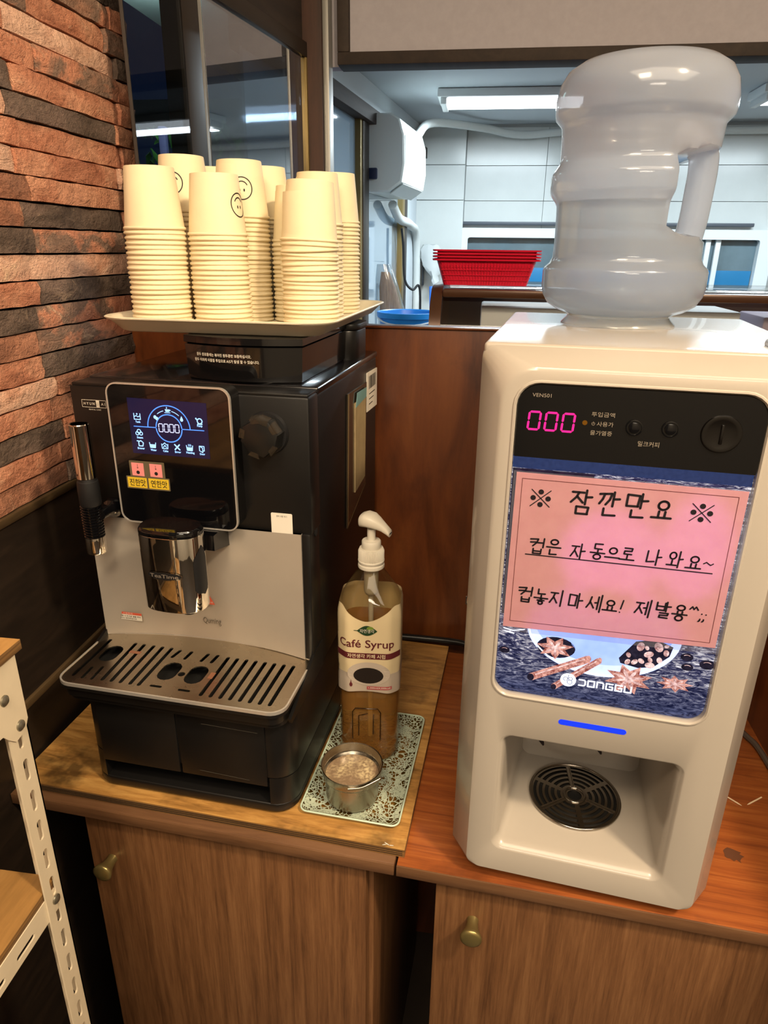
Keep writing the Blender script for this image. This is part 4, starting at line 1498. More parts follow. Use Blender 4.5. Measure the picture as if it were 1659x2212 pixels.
for a0 in (0.55, 1.25, 1.75, 2.9, 4.4, 5.6):
    p = []
    for r, hh in ((0.0180, 0.0652), (0.0245, 0.0655), (0.0262, 0.0760)):
        for da in (-0.26, 0.26):
            a = a0 + da + rb.uniform(-0.05, 0.05)
            p.append((-0.0500 + r * cos(a), hh, 0.4855 + r * sin(a)))
    vs = [bm.verts.new(q) for q in p]
    bm.faces.new((vs[0], vs[1], vs[3], vs[2]))
    bm.faces.new((vs[2], vs[3], vs[5], vs[4]))
finish('tape_scrap', bm, mat('tape_brown', '3c342a', 0.12, alpha=0.4, spec=0.8), kn, 0)

# steam wand: open chrome tube, black grip, ribbed sleeve, chrome tip, ball joint
wx, wy = -0.2735, 0.058
wd = None
bm = nb()
lathe(bm, [(0.0105, 0.424), (0.0115, 0.424), (0.0115, 0.4895), (0.0118, 0.4905), (0.0112, 0.4915), (0.0098, 0.4912), (0.0096, 0.470), (0, 0.470)], 32, (wx, wy, 0))
wd = finish('steam_wand', bm, M_chrome, cm, 40)
bm = nb()
lathe(bm, [(0, 0.423), (0.0108, 0.4235), (0.0112, 0.4205), (0.0124, 0.4195), (0.0130, 0.412), (0.0130, 0.3905), (0.0118, 0.388), (0, 0.388)], 32, (wx, wy, 0))
finish('wand_grip', bm, M_bkm, wd, 40)
bm = nb()
pr_ = [(0, 0.389)]
z = 0.388
while z > 0.3465:
    pr_ += [(0.0112, z), (0.0126, z - 0.0010), (0.0126, z - 0.0020), (0.0112, z - 0.0030)]
    z -= 0.0036
lathe(bm, pr_ + [(0, z)], 28, (wx - 0.001, wy, 0))
finish('ribbed_sleeve', bm, M_bkg, wd, 50)
bm = nb()
lathe(bm, [(0, 0.346), (0.0120, 0.346), (0.0122, 0.3445), (0.0122, 0.3255), (0.0115, 0.3240), (0.0095, 0.3240), (0.0090, 0.330), (0, 0.330)], 32, (wx - 0.001, wy, 0))
finish('wand_tip', bm, M_chrome, wd, 40)
bm = nb()
lathe(bm, [(0.006, 0), (0.011, 0.004), (0.0135, 0.012), (0.011, 0.020), (0.007, 0.024), (0.0065, 0.040)], 24, (-0.2610, 0.096, 0.3765), ALONG_Y)
tube(bm, [(-0.261, 0.075, 0.3765), (-0.274, 0.060, 0.3765)], 0.0075, 12)
finish('ball_joint', bm, M_bkg, wd, 50)

# chrome coffee spout with black cap, badge, side grip and two nozzles
def oval(sx, sy, n=40, p=2.6):
    out = []
    for k in range(n):
        a = 2 * pi * k / n
        c, s = cos(a), sin(a)
        out.append((-0.1530 + sx * abs(c) ** (2 / p) * (1 if c > 0 else -1), 0.032 + sy * abs(s) ** (2 / p) * (1 if s > 0 else -1)))
    return out
bm = nb()
loft(bm, [[(x, y, z) for x, y in oval(0.0385 * k, 0.0245 * k)] for z, k in ((0.2785, 0.985), (0.2795, 1.0), (0.3740, 1.0), (0.3750, 0.99))])
spt = finish('coffee_spout', bm, M_chrome, cm, 40)
spt['label'] = 'chrome coffee spout'
bm = nb()
loft(bm, [[(x, y, z) for x, y in oval(0.0385 * k, 0.0245 * k)] for z, k in ((0.3750, 0.995), (0.3775, 1.0), (0.3810, 0.985), (0.3835, 0.93), (0.3840, 0.6))])
finish('spout_cap', bm, M_bkg, spt, 40)
bm = nb()
prism(bm, [(0.050, 0.346), (0.100, 0.334), (0.100, 0.3655), (0.050, 0.3655)], -0.172, -0.108, 'x')
finish('spout_neck', bm, M_bkg, spt, 40)
for x in (-0.171, -0.133):
    bm = nb()
    lathe(bm, [(0.0090, 0.2790), (0.0088, 0.2765), (0.0075, 0.2745), (0.004, 0.2735)], 20, (x, 0.030 if x < -0.15 else 0.022, 0))
    finish('nozzle', bm, M_bkm, spt, 40)
def on_oval(x, off=0.0):
    c = max(-1, min(1, (x + 0.1530) / 0.0385))
    return 0.032 - (0.0245 * (1 - abs(c) ** 2.6) ** (1 / 2.6)) - off
def wrapped(bm, poly_pts, faces, off, mi=0):
    vs = [bm.verts.new((x, on_oval(x, off), z)) for x, z in poly_pts]
    for f in faces:
        try:
            bm.faces.new([vs[i] for i in f]).material_index = mi
        except ValueError:
            pass
def strip(x0, x1, zlo, zhi, n=10):
    pts = [(x0 + (x1 - x0) * k / n, zlo(k / n)) for k in range(n + 1)] + [(x0 + (x1 - x0) * k / n, zhi(k / n)) for k in range(n + 1)]
    return pts, [(k, k + 1, n + 2 + k, n + 1 + k) for k in range(n)]
bm = nb()
wrapped(bm, *strip(-0.1765, -0.1310, lambda s: 0.3218 + 0.0035 * abs(2 * s - 1) ** 3, lambda s: 0.3328 - 0.0035 * abs(2 * s - 1) ** 6), 0.0006, 0)
wrapped(bm, *strip(-0.1750, -0.1325, lambda s: 0.3230 + 0.0035 * abs(2 * s - 1) ** 3, lambda s: 0.3316 - 0.0033 * abs(2 * s - 1) ** 6), 0.0009, 1)
wrapped(bm, *text2d('TeaTime', 0.0066, -0.1537, 0.3275, width=0.0365, bold=0.01), 0.0012, 2)
finish('badge', bm, [M_chrome, M_bkm, mat('badge_letters', 'a79c90', 0.3, 0.6)], spt, 0)
bm = nb()
rows = []
gp = []
for j in range(15):
    z = 0.298 + 0.064 * j / 14
    w = min(1.0, ((z - 0.298) / 0.008) ** 0.5) if z < 0.306 else (1.0 if z < 0.346 else max(0.02, (0.362 - z) / 0.016) ** 0.8)
    row = []
    for i in range(7):
        a = -0.60 + 0.75 * w * (i / 6) + (1 - w) * 0.55
        c, s = cos(a), sin(a)
        row.append((-0.1530 + 0.0389 * abs(c) ** (2 / 2.6) * (1 if c > 0 else -1), 0.032 + 0.0249 * abs(s) ** (2 / 2.6) * (1 if s > 0 else -1), z))
    gp.append([bm.verts.new(p) for p in row])
for j in range(14):
    for i in range(6):
        bm.faces.new((gp[j][i], gp[j][i + 1], gp[j + 1][i + 1], gp[j + 1][i]))
finish('spout_grip', bm, M_bkm, spt, 40)

bm = nb()
box(bm, -0.5985, -0.5865, 1.168, 1.174, 0.486, 0.506, 0.0005)
tag(finish('red_tag', bm, mat('tag_red', 'd8402c', 0.5)), 'small red tag on the end of the brick wall behind the coffee machine', 'tag')

# ---------------------------------------------------------------- white vending machine
VX, VY, VR = 0.144, 0.605, -0.116
ZB = -0.0122                                           # counter surface
M_ivory = mat('ivory_plastic', 'a69e94', 0.24, coat=0.25, vary=0.02, vscale=4)
M_ivs = mat('ivory_soft', 'a69e94', 0.34, vary=0.02)
vm = thing('vending_machine', 'white table-top coffee vending machine with pink notice and water jug on top', 'vending machine', (VX, VY, 0), VR)
bm = nb()
front = rrect(-0.121, 0.121, 0.008, 0.5915, (0.012, 0.012, 0.030, 0.030), 7)
mid = rrect(-0.1255, 0.1255, 0.008, 0.5945, (0.012, 0.012, 0.031, 0.031), 7)
outer = rrect(-0.1465, 0.1445, 0.008, 0.6085, (0.006, 0.006, 0.014, 0.014), 7)
outer2 = rrect(-0.1470, 0.1450, 0.008, 0.6090, (0.006, 0.006, 0.012, 0.012), 7)
win = rrect(-0.1095, 0.0965, 0.2540, 0.5805, (0.017, 0.017, 0.020, 0.020), 6)
win1 = inset2(win, -0.0035)
slot0 = rrect(-0.0995, 0.0905, 0.0400, 0.2035, 0.014, 6)
slot1 = rrect(-0.0945, 0.0855, 0.0455, 0.1985, 0.011, 6)
slot2 = rrect(-0.0740, 0.0760, 0.0475, 0.1560, 0.012, 6)
L3 = lambda lp, v: [(x, v, z) for x, z in lp]
for lp, hs in ((front, [win1, slot0]),):
    plate(bm, lp, hs, 0.0, 0.0, 'y')
loft(bm, [L3(front, 0.0), L3(mid, 0.0015), L3(outer, 0.033), L3(outer2, 0.038), L3(outer2, 0.050)], False, False)
loft(bm, [L3(win1, 0.0), L3(inset2(win1, 0.0008), -0.0010), L3(inset2(win1, 0.0022), -0.0012), L3(win, 0.0006), L3(win, 0.0090)], False, True)
loft(bm, [L3(slot0, 0.0), L3(inset2(slot0, 0.0016), 0.0008), L3(slot1, 0.0050), L3(inset2(slot1, 0.003), 0.012), L3(slot2, 0.165)], False, True)
bmesh.ops.remove_doubles(bm, verts=bm.verts, dist=1e-6)
cover = finish('front_cover', bm, M_ivory, vm, 35)
bm = nb()
loft(bm, [L3(rrect(-0.1425, 0.1405, 0.008, 0.600, 0.003, 2), v) for v in (0.0495, 0.373)] + [L3(rrect(-0.1395, 0.1375, 0.011, 0.597, 0.002, 2), 0.376)], False, True)
finish('cabinet_body', bm, M_ivs, vm, 40)
bm = nb()
box(bm, -0.1455, 0.1435, 0.0325, 0.378, 0.5995, 0.6105, 0.0035, 3)
lidv = finish('lid', bm, M_ivory, vm, 40)
bm = nb()
box(bm, 0.105, 0.1475, 0.012, 0.10, 0.6075, 0.617, 0.004, 3)
finish('lid_catch', bm, M_ivory, lidv, 40)
for x in (-0.115, 0.115):
    for y in (0.055, 0.34):
        bm = nb()
        lathe(bm, [(0.010, ZB), (0.011, ZB + 0.004), (0.012, 0.0105)], 18, (x, y, 0))
        finish('foot', bm, M_ivs, vm, 40)
bm = nb()
lathe(bm, [(0.0085, 0), (0.0085, 0.006), (0.0070, 0.009), (0.005, 0.0095), (0, 0.0095)], 24, (-0.1420, 0.075, 0.318), Matrix.Rotation(-pi / 2, 4, 'Y'))
box(bm, -0.1530, -0.1505, 0.0742, 0.0758, 0.313, 0.323)
finish('door_lock', bm, M_chrome, vm, 40)

# black fascia with display, lamps, buttons and coin flap
bm = nb()
prism(bm, rrect(-0.1085, 0.0955, 0.5130, 0.5798, (0.001, 0.001, 0.0195, 0.0195), 6), 0.0005, 0.0085, 'y')
fas = finish('fascia', bm, mat('fascia_black', '08080a', 0.16), vm, 40)
fas['label'] = 'glossy black control fascia'
HF = 0.0003
bm = nb()
for k in range(3):
    seven(bm, -0.0930 + 0.0148 * k, 0.5474, 0.0098, 0.0160, 0.0019, HF, 0.06)
finish('price_digits', bm, glow('digit_magenta', 'ff2a8a', 1.5), fas, 0)
bm = nb()
text(bm, 'VEN501', 0.0047, -0.0882, 0.5705, HF, width=0.0165)
text(bm, '투입금액', 0.0046, -0.0345, 0.5566, HF, width=0.0195)
text(bm, '사용가', 0.0046, -0.0320, 0.5482, HF, width=0.0140)
text(bm, '물가열중', 0.0046, -0.0345, 0.5401, HF, width=0.0185)
text(bm, '밀크커피', 0.0052, 0.0060, 0.5332, HF, width=0.0175)
strokes(bm, [ring_pts(-0.0420, 0.5481, 0.0013, 125, 415, 12), [(-0.0420, 0.5481), (-0.0420, 0.5499)]], 0.0004, HF)
finish('lettering', bm, mat('print_tan', '857b6e', 0.6), fas, 0)['kind'] = 'stuff'
bm = nb()
lathe(bm, [(0.0022, 0), (0.0020, 0.0008), (0, 0.0011)], 16, (-0.0492, 0.0005, 0.5485), ALONG_Y)
finish('indicator_lamp', bm, glow('lamp_amber', 'a8671c', 0.55), fas, 50)
for x, z in ((-0.0077, 0.5470), (0.0217, 0.5478)):
    bm = nb()
    lathe(bm, [(0.0072, 0), (0.0072, 0.0010), (0.0062, 0.0012), (0.0060, 0.0004), (0, 0.0004)], 32, (x, 0.0005, z), ALONG_Y)
    lathe(bm, [(0.0048, 0), (0.0048, 0.0014), (0.0042, 0.0017), (0, 0.0017)], 32, (x, 0.0005, z), ALONG_Y)
    finish('push_button', bm, mat('button_black', '0c0c0e', 0.12), fas, 40)
bm = nb()
lathe(bm, [(0.0165, 0), (0.0160, 0.0016), (0.0145, 0.0020), (0.012, 0.0012), (0, 0.0014)], 40, (0.0625, 0.0005, 0.5465), ALONG_Y)
box(bm, 0.0612, 0.0638, -0.0022, 0.0, 0.538, 0.555, 0.0006)
finish('coin_flap', bm, mat('coin_flap_black', '0d0b0a', 0.2), fas, 40)

# backlit picture behind the notice: straw mat, saucer, cup, spices (one flat print)
def backlit(name, strength, build):
    m = bpy.data.materials.new(name)
    m.use_nodes = True
    m.node_tree.nodes.clear()
    t = NT(m)
    c = build(t)
    e = t.add('ShaderNodeEmission', i_Color=c, i_Strength=strength)
    g = t.add('ShaderNodeBsdfGlossy', i_Roughness=0.12)
    f = t.fres(1.4)
    mx = t.add('ShaderNodeMixShader')
    t.put(mx, 0, f)
    t.put(mx, 1, e.outputs[0])
    t.put(mx, 2, g.outputs[0])
    o = t.add('ShaderNodeOutputMaterial')
    t.put(o, 0, mx.outputs[0])
    return m
def straw(t):
    v = t.coords('Object', (70, 1, 260), (0, 0.25, 0))
    n = t.noise(v, 1.0, 5, 0.75, 1.5)
    sep = t.add('ShaderNodeSeparateXYZ', i_0=t.coords('Object'))
    zz = t.fac(sep.outputs[2], 0.262, 0.312)
    c1 = t.ramp(n, [(0.40, lin('0d1026')), (0.50, lin('3d3c54')), (0.58, lin('9d9692')), (0.68, lin('e0d8d4'))])
    return t.mix(zz, t.mix(t.fac(n, 0.42, 0.62), lin('0b1028'), lin('474a62')), c1)
def toned(a, b, sc=120):
    return lambda t: t.mix(t.fac(t.noise(t.coords('Object'), sc, 4, 0.7), 0.35, 0.65), lin(a), lin(b))
S0 = 1.9
PM = [backlit('picture_straw', 1.15 * S0, straw), backlit('picture_saucer', 1.15 * S0, toned('b9c6f2', 'd5dcfb', 20)), backlit('picture_cup', 1.1 * S0, toned('8ea4ea', 'a9bcf4', 14)),
      backlit('picture_cinnamon', 1.0 * S0, toned('7d3a30', 'e2a48c', 220)), backlit('picture_dark', 0.8 * S0, toned('12101c', '2d2634', 150)), backlit('picture_bean', 1.1 * S0, toned('8a5a52', 'f2c9b8', 150)),
      backlit('picture_white', 1.5 * S0, toned('f6f8ff', 'ffffff')), backlit('picture_band', 0.22 * S0, toned('34508e', '4a66a6', 300)), backlit('picture_light', 1.5 * S0, toned('dfe6ff', 'ffffff', 9)), backlit('picture_coffee', 0.5 * S0, toned('5a4450', '7a6068', 25))]
bm = nb()
h = 0.0070
lay = lambda k: h - 0.00012 * k
flat(bm, rrect(-0.1092, 0.0962, 0.2544, 0.5128, (0.0165, 0.0165, 0.0005, 0.0005), 6), h, mi=0)
flat(bm, [(-0.1090, 0.5005), (0.0960, 0.5005), (0.0960, 0.5127), (-0.1090, 0.5127)], lay(1), mi=7)
flat(bm, [(-0.1085, 0.345), (-0.035, 0.345), (-0.035, 0.500), (-0.1085, 0.500)], lay(1), mi=4)
flat(bm, circ(0.060, 0.440, 0.030, 0.052, 28), lay(2), mi=8)
flat(bm, circ(-0.012, 0.425, 0.046, 0.045, 28), lay(2), mi=8)
flat(bm, circ(-0.0085, 0.3400, 0.0735, 0.0520, 56), lay(3), mi=1)                   # saucer
flat(bm, circ(-0.0085, 0.3455, 0.0660, 0.0435, 56), lay(4), mi=2)
# cup: body and rim
flat(bm, [(-0.050, 0.380), (-0.046, 0.345), (-0.036, 0.320), (-0.022, 0.3065), (-0.007, 0.3045), (0.006, 0.3065), (0.018, 0.320), (0.026, 0.345), (0.032, 0.380)], lay(5), mi=2)
flat(bm, circ(-0.009, 0.380, 0.0420, 0.0190, 40), lay(6), mi=8)
flat(bm, circ(-0.009, 0.3790, 0.0290, 0.0115, 40), lay(7), mi=9)
strokes(bm, [ring_pts(-0.0085, 0.3400, 0.0715, 190, 330, 30, 0.0500)], 0.0016, lay(5), mi=6)
strokes(bm, [[(-0.1045, 0.3290), (-0.095, 0.3272), (-0.084, 0.3300)], [(-0.103, 0.3255), (-0.094, 0.3240)]], 0.0012, lay(4), mi=6)
# spices: seed heap, beans, stars, cinnamon
flat(bm, [(0.0120, 0.3075), (0.0100, 0.3130), (0.0235, 0.3340), (0.0420, 0.3390), (0.0580, 0.3330), (0.0560, 0.3220), (0.0430, 0.3080), (0.0290, 0.3045)], lay(6), mi=4)
rb = random.Random(12)
for x, z, r in ((0.0285, 0.3290, 0.0050), (0.0345, 0.3285, 0.0026), (0.0450, 0.3310, 0.0055), (0.0370, 0.3215, 0.0047), (0.0395, 0.3095, 0.0046), (0.0185, 0.3100, 0.0034), (0.0250, 0.3110, 0.0036), (0.0310, 0.3130, 0.0034), (0.0390, 0.3155, 0.0030), (0.0475, 0.3165, 0.0036), (0.0525, 0.3255, 0.0036), (0.0185, 0.3180, 0.0030), (0.0520, 0.3330, 0.0024)):
    a = rb.uniform(0, 3)
    flat(bm, [(x + r * cos(t) * cos(a) - 0.72 * r * sin(t) * sin(a), z + r * cos(t) * sin(a) + 0.72 * r * sin(t) * cos(a)) for t in [2 * pi * k / 14 for k in range(14)]], lay(7), mi=5)
for x, z, r in ((0.0715, 0.3245, 0.0058), (0.0735, 0.3135, 0.0055), (-0.1020, 0.3035, 0.0055), (0.0905, 0.3190, 0.0070)):
    flat(bm, circ(x, z, r, r * 0.75, 16), lay(6), mi=4)
    strokes(bm, [ring_pts(x, z, r * 0.6, 40, 140, 6, r * 0.4)], 0.0006, lay(7), mi=5)
def star(x, z, R, n, a0, squash, k):
    for i in range(n):
        a = a0 + 2 * pi * i / n
        c, s = cos(a), sin(a)
        P = [(0.12, 0.10), (0.5, 0.22), (1.0, 0.0), (0.5, -0.22), (0.12, -0.10)]
        flat(bm, [(x + R * (p * c - q * s), z + R * squash * (p * s + q * c)) for p, q in P], lay(k), mi=3)
        P = [(0.0, 0.05), (0.45, 0.08), (0.7, 0.0), (0.45, -0.08), (0.0, -0.05)]
        flat(bm, [(x + R * (p * c - q * s), z + R * squash * (p * s + q * c)) for p, q in P], lay(k + 1), mi=5)
flat(bm, circ(-0.0510, 0.3145, 0.0190, 0.0120, 24), lay(5), mi=4)
star(-0.0520, 0.3140, 0.0190, 7, 0.3, 0.72, 6)
star(0.0220, 0.2900, 0.0235, 8, 0.35, 0.75, 7)
star(0.0655, 0.2925, 0.0175, 8, 0.1, 0.55, 6)
def stick(x0, z0, x1, z1, w, k):
    dx, dz = x1 - x0, z1 - z0
    L = hypot(dx, dz)
    px, pz = -dz / L * w / 2, dx / L * w / 2
    flat(bm, [(x0 + px, z0 + pz), (x0 - px, z0 - pz), (x1 - px, z1 - pz), (x1 + px, z1 + pz)], lay(k), mi=3)
    flat(bm, circ(x0, z0, w * 0.42, w * 0.5, 14), lay(k + 1), mi=4)
    flat(bm, circ(x1, z1, w * 0.32, w * 0.5, 14), lay(k), mi=3)
    strokes(bm, [[(x0 + px * 0.3 + dx * 0.1, z0 + pz * 0.3 + dz * 0.1), (x1 + px * 0.3 - dx * 0.06, z1 + pz * 0.3 - dz * 0.06)]], w * 0.16, lay(k + 1), mi=5)
stick(-0.0730, 0.2755, -0.0185, 0.3065, 0.0085, 8)
stick(-0.0490, 0.2680, -0.0075, 0.3070, 0.0068, 9)
# maker's mark
flat(bm, circ(-0.0353, 0.2791, 0.0078, n=28), lay(11), mi=6)
strokes(bm, [ring_pts(-0.0380, 0.2800, 0.0022, n=14), [(-0.0358, 0.2800), (-0.0352, 0.2850)], ring_pts(-0.0330, 0.2808, 0.0019, n=14), ring_pts(-0.0336, 0.2767, 0.0024, n=14)], 0.0006, lay(12), mi=7)
def block(x, pl):
    strokes(bm, [[(x + a * 0.0062, 0.2748 + b * 0.0066) for a, b in p] for p in pl], 0.0015, lay(11), mi=6)
x = -0.0245
for ch in ('D', 'O', 'N', 'G', 'G', 'U'):
    block(x, {'D': [[(0, 1), (0.8, 1), (1, 0.8), (1, 0.2), (0.8, 0), (0, 0)]], 'O': [[(0, 0), (0, 1), (1, 1), (1, 0), (0, 0)]], 'N': [[(0, 0), (0, 1), (0.8, 1), (1, 0.8), (1, 0)]],
              'G': [[(1, 1), (0, 1), (0, 0), (1, 0), (1, 0.5), (0.5, 0.5)]], 'U': [[(0, 1), (0, 0), (1, 0), (1, 1)]]}[ch])
    x += 0.0089
pic = finish('backlit_picture', bm, PM, vm, 0)
pic['label'] = 'backlit picture of a coffee cup and spices'
bm = nb()
prism(bm, rrect(-0.1078, 0.0946, 0.2560, 0.5126, (0.0155, 0.0155, 0.0005, 0.0005), 6), 0.0030, 0.0040, 'y')
finish('acrylic_window', bm, clear('acrylic', 'f2f4fb', 0.03, 0.6), vm, 30)
# blue light bar, spouts, drain grille
bm = nb()
prism(bm, stad(-0.0370, 0.2307, 0.0245, 0.2307, 0.0062, 6), -0.0004, 0.001, 'y')
finish('light_bar', bm, glow('bar_blue', '1f3cff', 1.3), vm, 0)
for x, y in ((-0.0560, 0.016), (0.0046, 0.018)):
    bm = nb()
    tube(bm, [(x, y, 0.1985), (x + 0.0015, y - 0.001, 0.1910), (x + 0.004, y - 0.002, 0.1860)], [0.0032, 0.0028, 0.0010], 8)
    finish('spout_tip', bm, mat('spout_dark', '1c1418', 0.4), vm, 40)
gx, gy, gz = -0.0045, 0.0985, 0.0480
bm = nb()
M_gr = mat('grille_chrome', 'a7a097', 0.14, 1.0)
gh = []
for ri, (r0, w) in enumerate(((0.0195, 0.0042), (0.0270, 0.0044), (0.0345, 0.0044), (0.0420, 0.0044), (0.0490, 0.0036))):
    for q in range(6):
        a0 = 1.745 + q * pi / 3
        gap = 0.0030 / r0 + (0.0 if q % 1 == 0 else 0)
        ang = [a0 + gap + (pi / 3 - 2 * gap) * k / 8 for k in range(9)]
        gh.append([(gx + (r0 + w / 2) * cos(a), gy + (r0 + w / 2) * sin(a)) for a in ang] + [(gx + (r0 - w / 2) * cos(a), gy + (r0 - w / 2) * sin(a)) for a in reversed(ang)])
gh.append(circ(gx, gy, 0.0088, n=20))
plate(bm, circ(gx, gy, 0.0555, n=56), gh, gz + 0.0008, gz + 0.0030, 'z')
gr = finish('drain_grille', bm, M_gr, vm, 25)
gr['label'] = 'round chrome drain grille'
bm = nb()
tube(bm, [(gx + 0.0548 * cos(2 * pi * k / 56), gy + 0.0548 * sin(2 * pi * k / 56), gz + 0.0030) for k in range(57)], 0.0016, 8, cap=False)
for a in (1.745, 1.745 + 2 * pi / 3, 1.745 + 4 * pi / 3):
    for da in (-0.0021, 0.0021):
        n_ = (-sin(a) * da, cos(a) * da)
        tube(bm, [(gx + 0.015 * cos(a) + n_[0], gy + 0.015 * sin(a) + n_[1], gz + 0.0033), (gx + 0.050 * cos(a) + n_[0], gy + 0.050 * sin(a) + n_[1], gz + 0.0033)], 0.0009, 6)
tube(bm, [(gx + 0.0125 * cos(2 * pi * k / 28), gy + 0.0125 * sin(2 * pi * k / 28), gz + 0.0032) for k in range(29)], 0.0016, 8, cap=False)
finish('grille_ribs', bm, M_gr, gr, 60)
bm = nb()
flat(bm, circ(gx, gy, 0.0545, n=40), gz + 0.0004, 'z')
finish('drain_pan', bm, M_dark2, gr, 0)

# ---------------------------------------------------------------- pink notice taped over the window
M_pink = bpy.data.materials.new('notice_pink')
M_pink.use_nodes = True
M_pink.node_tree.nodes.clear()
t = NT(M_pink)
pc = t.mix(t.fac(t.noise(t.coords('Object'), 60, 5, 0.7), 0.3, 0.7), lin('d0a2a2'), lin('d9adad'))
d = t.add('ShaderNodeBsdfDiffuse', i_Color=pc)
tl = t.add('ShaderNodeBsdfTranslucent', i_Color=lin('f2a8e2'))
mx = t.add('ShaderNodeMixShader', i_0=0.45)
t.put(mx, 1, d.outputs[0])
t.put(mx, 2, tl.outputs[0])
gl_ = t.add('ShaderNodeBsdfGlossy', i_Roughness=0.25)
m2 = t.add('ShaderNodeMixShader', i_0=0.03)
t.put(m2, 1, mx.outputs[0])
t.put(m2, 2, gl_.outputs[0])
o = t.add('ShaderNodeOutputMaterial')
t.put(o, 0, m2.outputs[0])
nt = thing('notice', 'pink handwritten notice taped over the lit window of the vending machine', 'notice', (VX, VY, 0), VR)
NH = -0.0021
bm = nb()
prism(bm, [(-0.1052, 0.3358), (0.0921, 0.3432), (0.0928, 0.4988), (-0.1043, 0.4988)], NH, NH + 0.00025, 'y')
finish('sheet', bm, M_pink, nt, 0)
bm = nb()
prism(bm, [(-0.1080, 0.3305), (0.0958, 0.3365), (0.0962, 0.5000), (-0.1070, 0.5000)], -0.0013, -0.0018, 'y')
finish('plastic_sleeve', bm, clear('sleeve_plastic', 'eef0f4', 0.08, 0.8, 1.45, 0.06, 'c9c8d8'), nt, 0)
bm = nb()
strokes(bm, [[(-0.0988, 0.3433), (0.0863, 0.3481), (0.0857, 0.4930), (-0.0986, 0.4932), (-0.0988, 0.3433)]], 0.0005, NH - 0.0002)
finish('border_line', bm, mat('border_maroon', '5a2426', 0.6), nt, 0)
JAMO = {
    'ㅈ': [[(0, .92), (1, .92)], [(.56, .92), (.40, .5), (0, 0)], [(.44, .55), (1, .02)]], 'ㄲ': [[(0, .9), (.42, .95), (.30, .45), (.08, .05)], [(.5, .95), (1, 1), (.9, .45), (.62, 0)]],
    'ㅁ': [[(0, 1), (.04, 0), (1, .02)], [(0, 1), (1, .96), (.96, .02)]], 'ㅇ': [ring_pts(.5, .5, .5, 90, 450, 16)], 'ㅋ': [[(0, .92), (1, 1), (.85, .5), (.4, 0)], [(.05, .5), (.9, .58)]],
    'ㄷ': [[(1, 1), (0, .96), (.02, .04), (1, 0)]], 'ㄹ': [[(0, 1), (1, 1), (.96, .55), (.04, .5), (.02, .02), (1, 0)]], 'ㄴ': [[(0, 1), (.02, .05), (1, .12)]], 'ㅂ': [[(0, 1), (.03, 0), (1, 0), (1, 1)], [(.02, .52), (1, .52)]],
    'ㅎ': [[(.4, 1.12), (.62, 1.08)], [(0, .78), (1, .80)], ring_pts(.5, .3, .32, 90, 450, 14)], 'ㅅ': [[(.5, 1), (.36, .45), (0, 0)], [(.42, .55), (1, .02)]],
    'ㅏ': [[(0, 1.02), (.06, 0)], [(.05, .52), (1, .56)]], 'ㅓ': [[(1, 1), (1, 0)], [(0, .5), (1, .52)]], 'ㅣ': [[(.5, 1.05), (.52, -.05)]], 'ㅔ': [[(0, .52), (.5, .54)], [(.5, .95), (.5, .08)], [(1, 1.08), (1, -.1)]],
    'ㅖ': [[(0, .66), (.5, .68)], [(0, .38), (.5, .40)], [(.5, .95), (.5, .08)], [(1, 1.08), (1, -.1)]], 'ㅛ': [[(0, .02), (1, .05)], [(.34, .05), (.34, .9)], [(.66, .05), (.66, .9)]], 'ㅡ': [[(0, .5), (1, .5)]], 'ㅗ': [[(0, .05), (1, .05)], [(.5, .05), (.5, .95)]]}
def syl(ini, vow, fin=None):
    """stroke list in a unit box for one handwritten syllable"""
    out = []
    def put(j, x0, y0, x1, y1):
        for pl in JAMO[j]:
            out.append([(x0 + (x1 - x0) * a, y0 + (y1 - y0) * b) for a, b in pl])
    if vow == 'ㅘ':
        put(ini, .10, .52, .52, .96)
        put('ㅗ', 0, .10, .64, .44)
        put('ㅏ', .74, -.02, 1.0, 1.02)
    elif vow in 'ㅏㅓㅣㅔㅖ':
        vb = (.66, .96) if vow in 'ㅏㅣ' else (.56, .98)
        if fin:
            put(ini, 0, .48, .56, .98)
            put(vow, vb[0], .42, vb[1], 1.04)
            put(fin, .30, -.02, .88, .30)
        else:
            put(ini, 0, .14, .52, .90)
            put(vow, vb[0], 0, vb[1], 1.0)
    else:
        if fin:
            put(ini, .24, .66, .76, 1.0)
            put(vow, 0, .38, 1, .60 if vow != 'ㅡ' else .56)
            put(fin, .26, -.04, .76, .30)
        else:
            put(ini, .24, .50, .76, .98)
            put(vow, 0, .04, 1, .44 if vow != 'ㅡ' else .36)
    return out
bm = nb()
def hand(x, z, w, h_, key, wd):
    pl = [[(x - w / 2 + w * a + 0.08 * h_ * (b - 0.5), z - h_ / 2 + h_ * b) for a, b in p] for p in syl(*key)]
    strokes(bm, pl, wd * 1.12, NH - 0.0003)
for x, z, k in ((-0.0440, 0.4752, ('ㅈ', 'ㅏ', 'ㅁ')), (-0.0200, 0.4757, ('ㄲ', 'ㅏ', 'ㄴ')), (0.0040, 0.4764, ('ㅁ', 'ㅏ', 'ㄴ')), (0.0262, 0.4752, ('ㅇ', 'ㅛ'))):
    hand(x, z, 0.0185 if k[1] != 'ㅛ' else 0.0165, 0.0215 if k[1] != 'ㅛ' else 0.017, k, 0.0019)
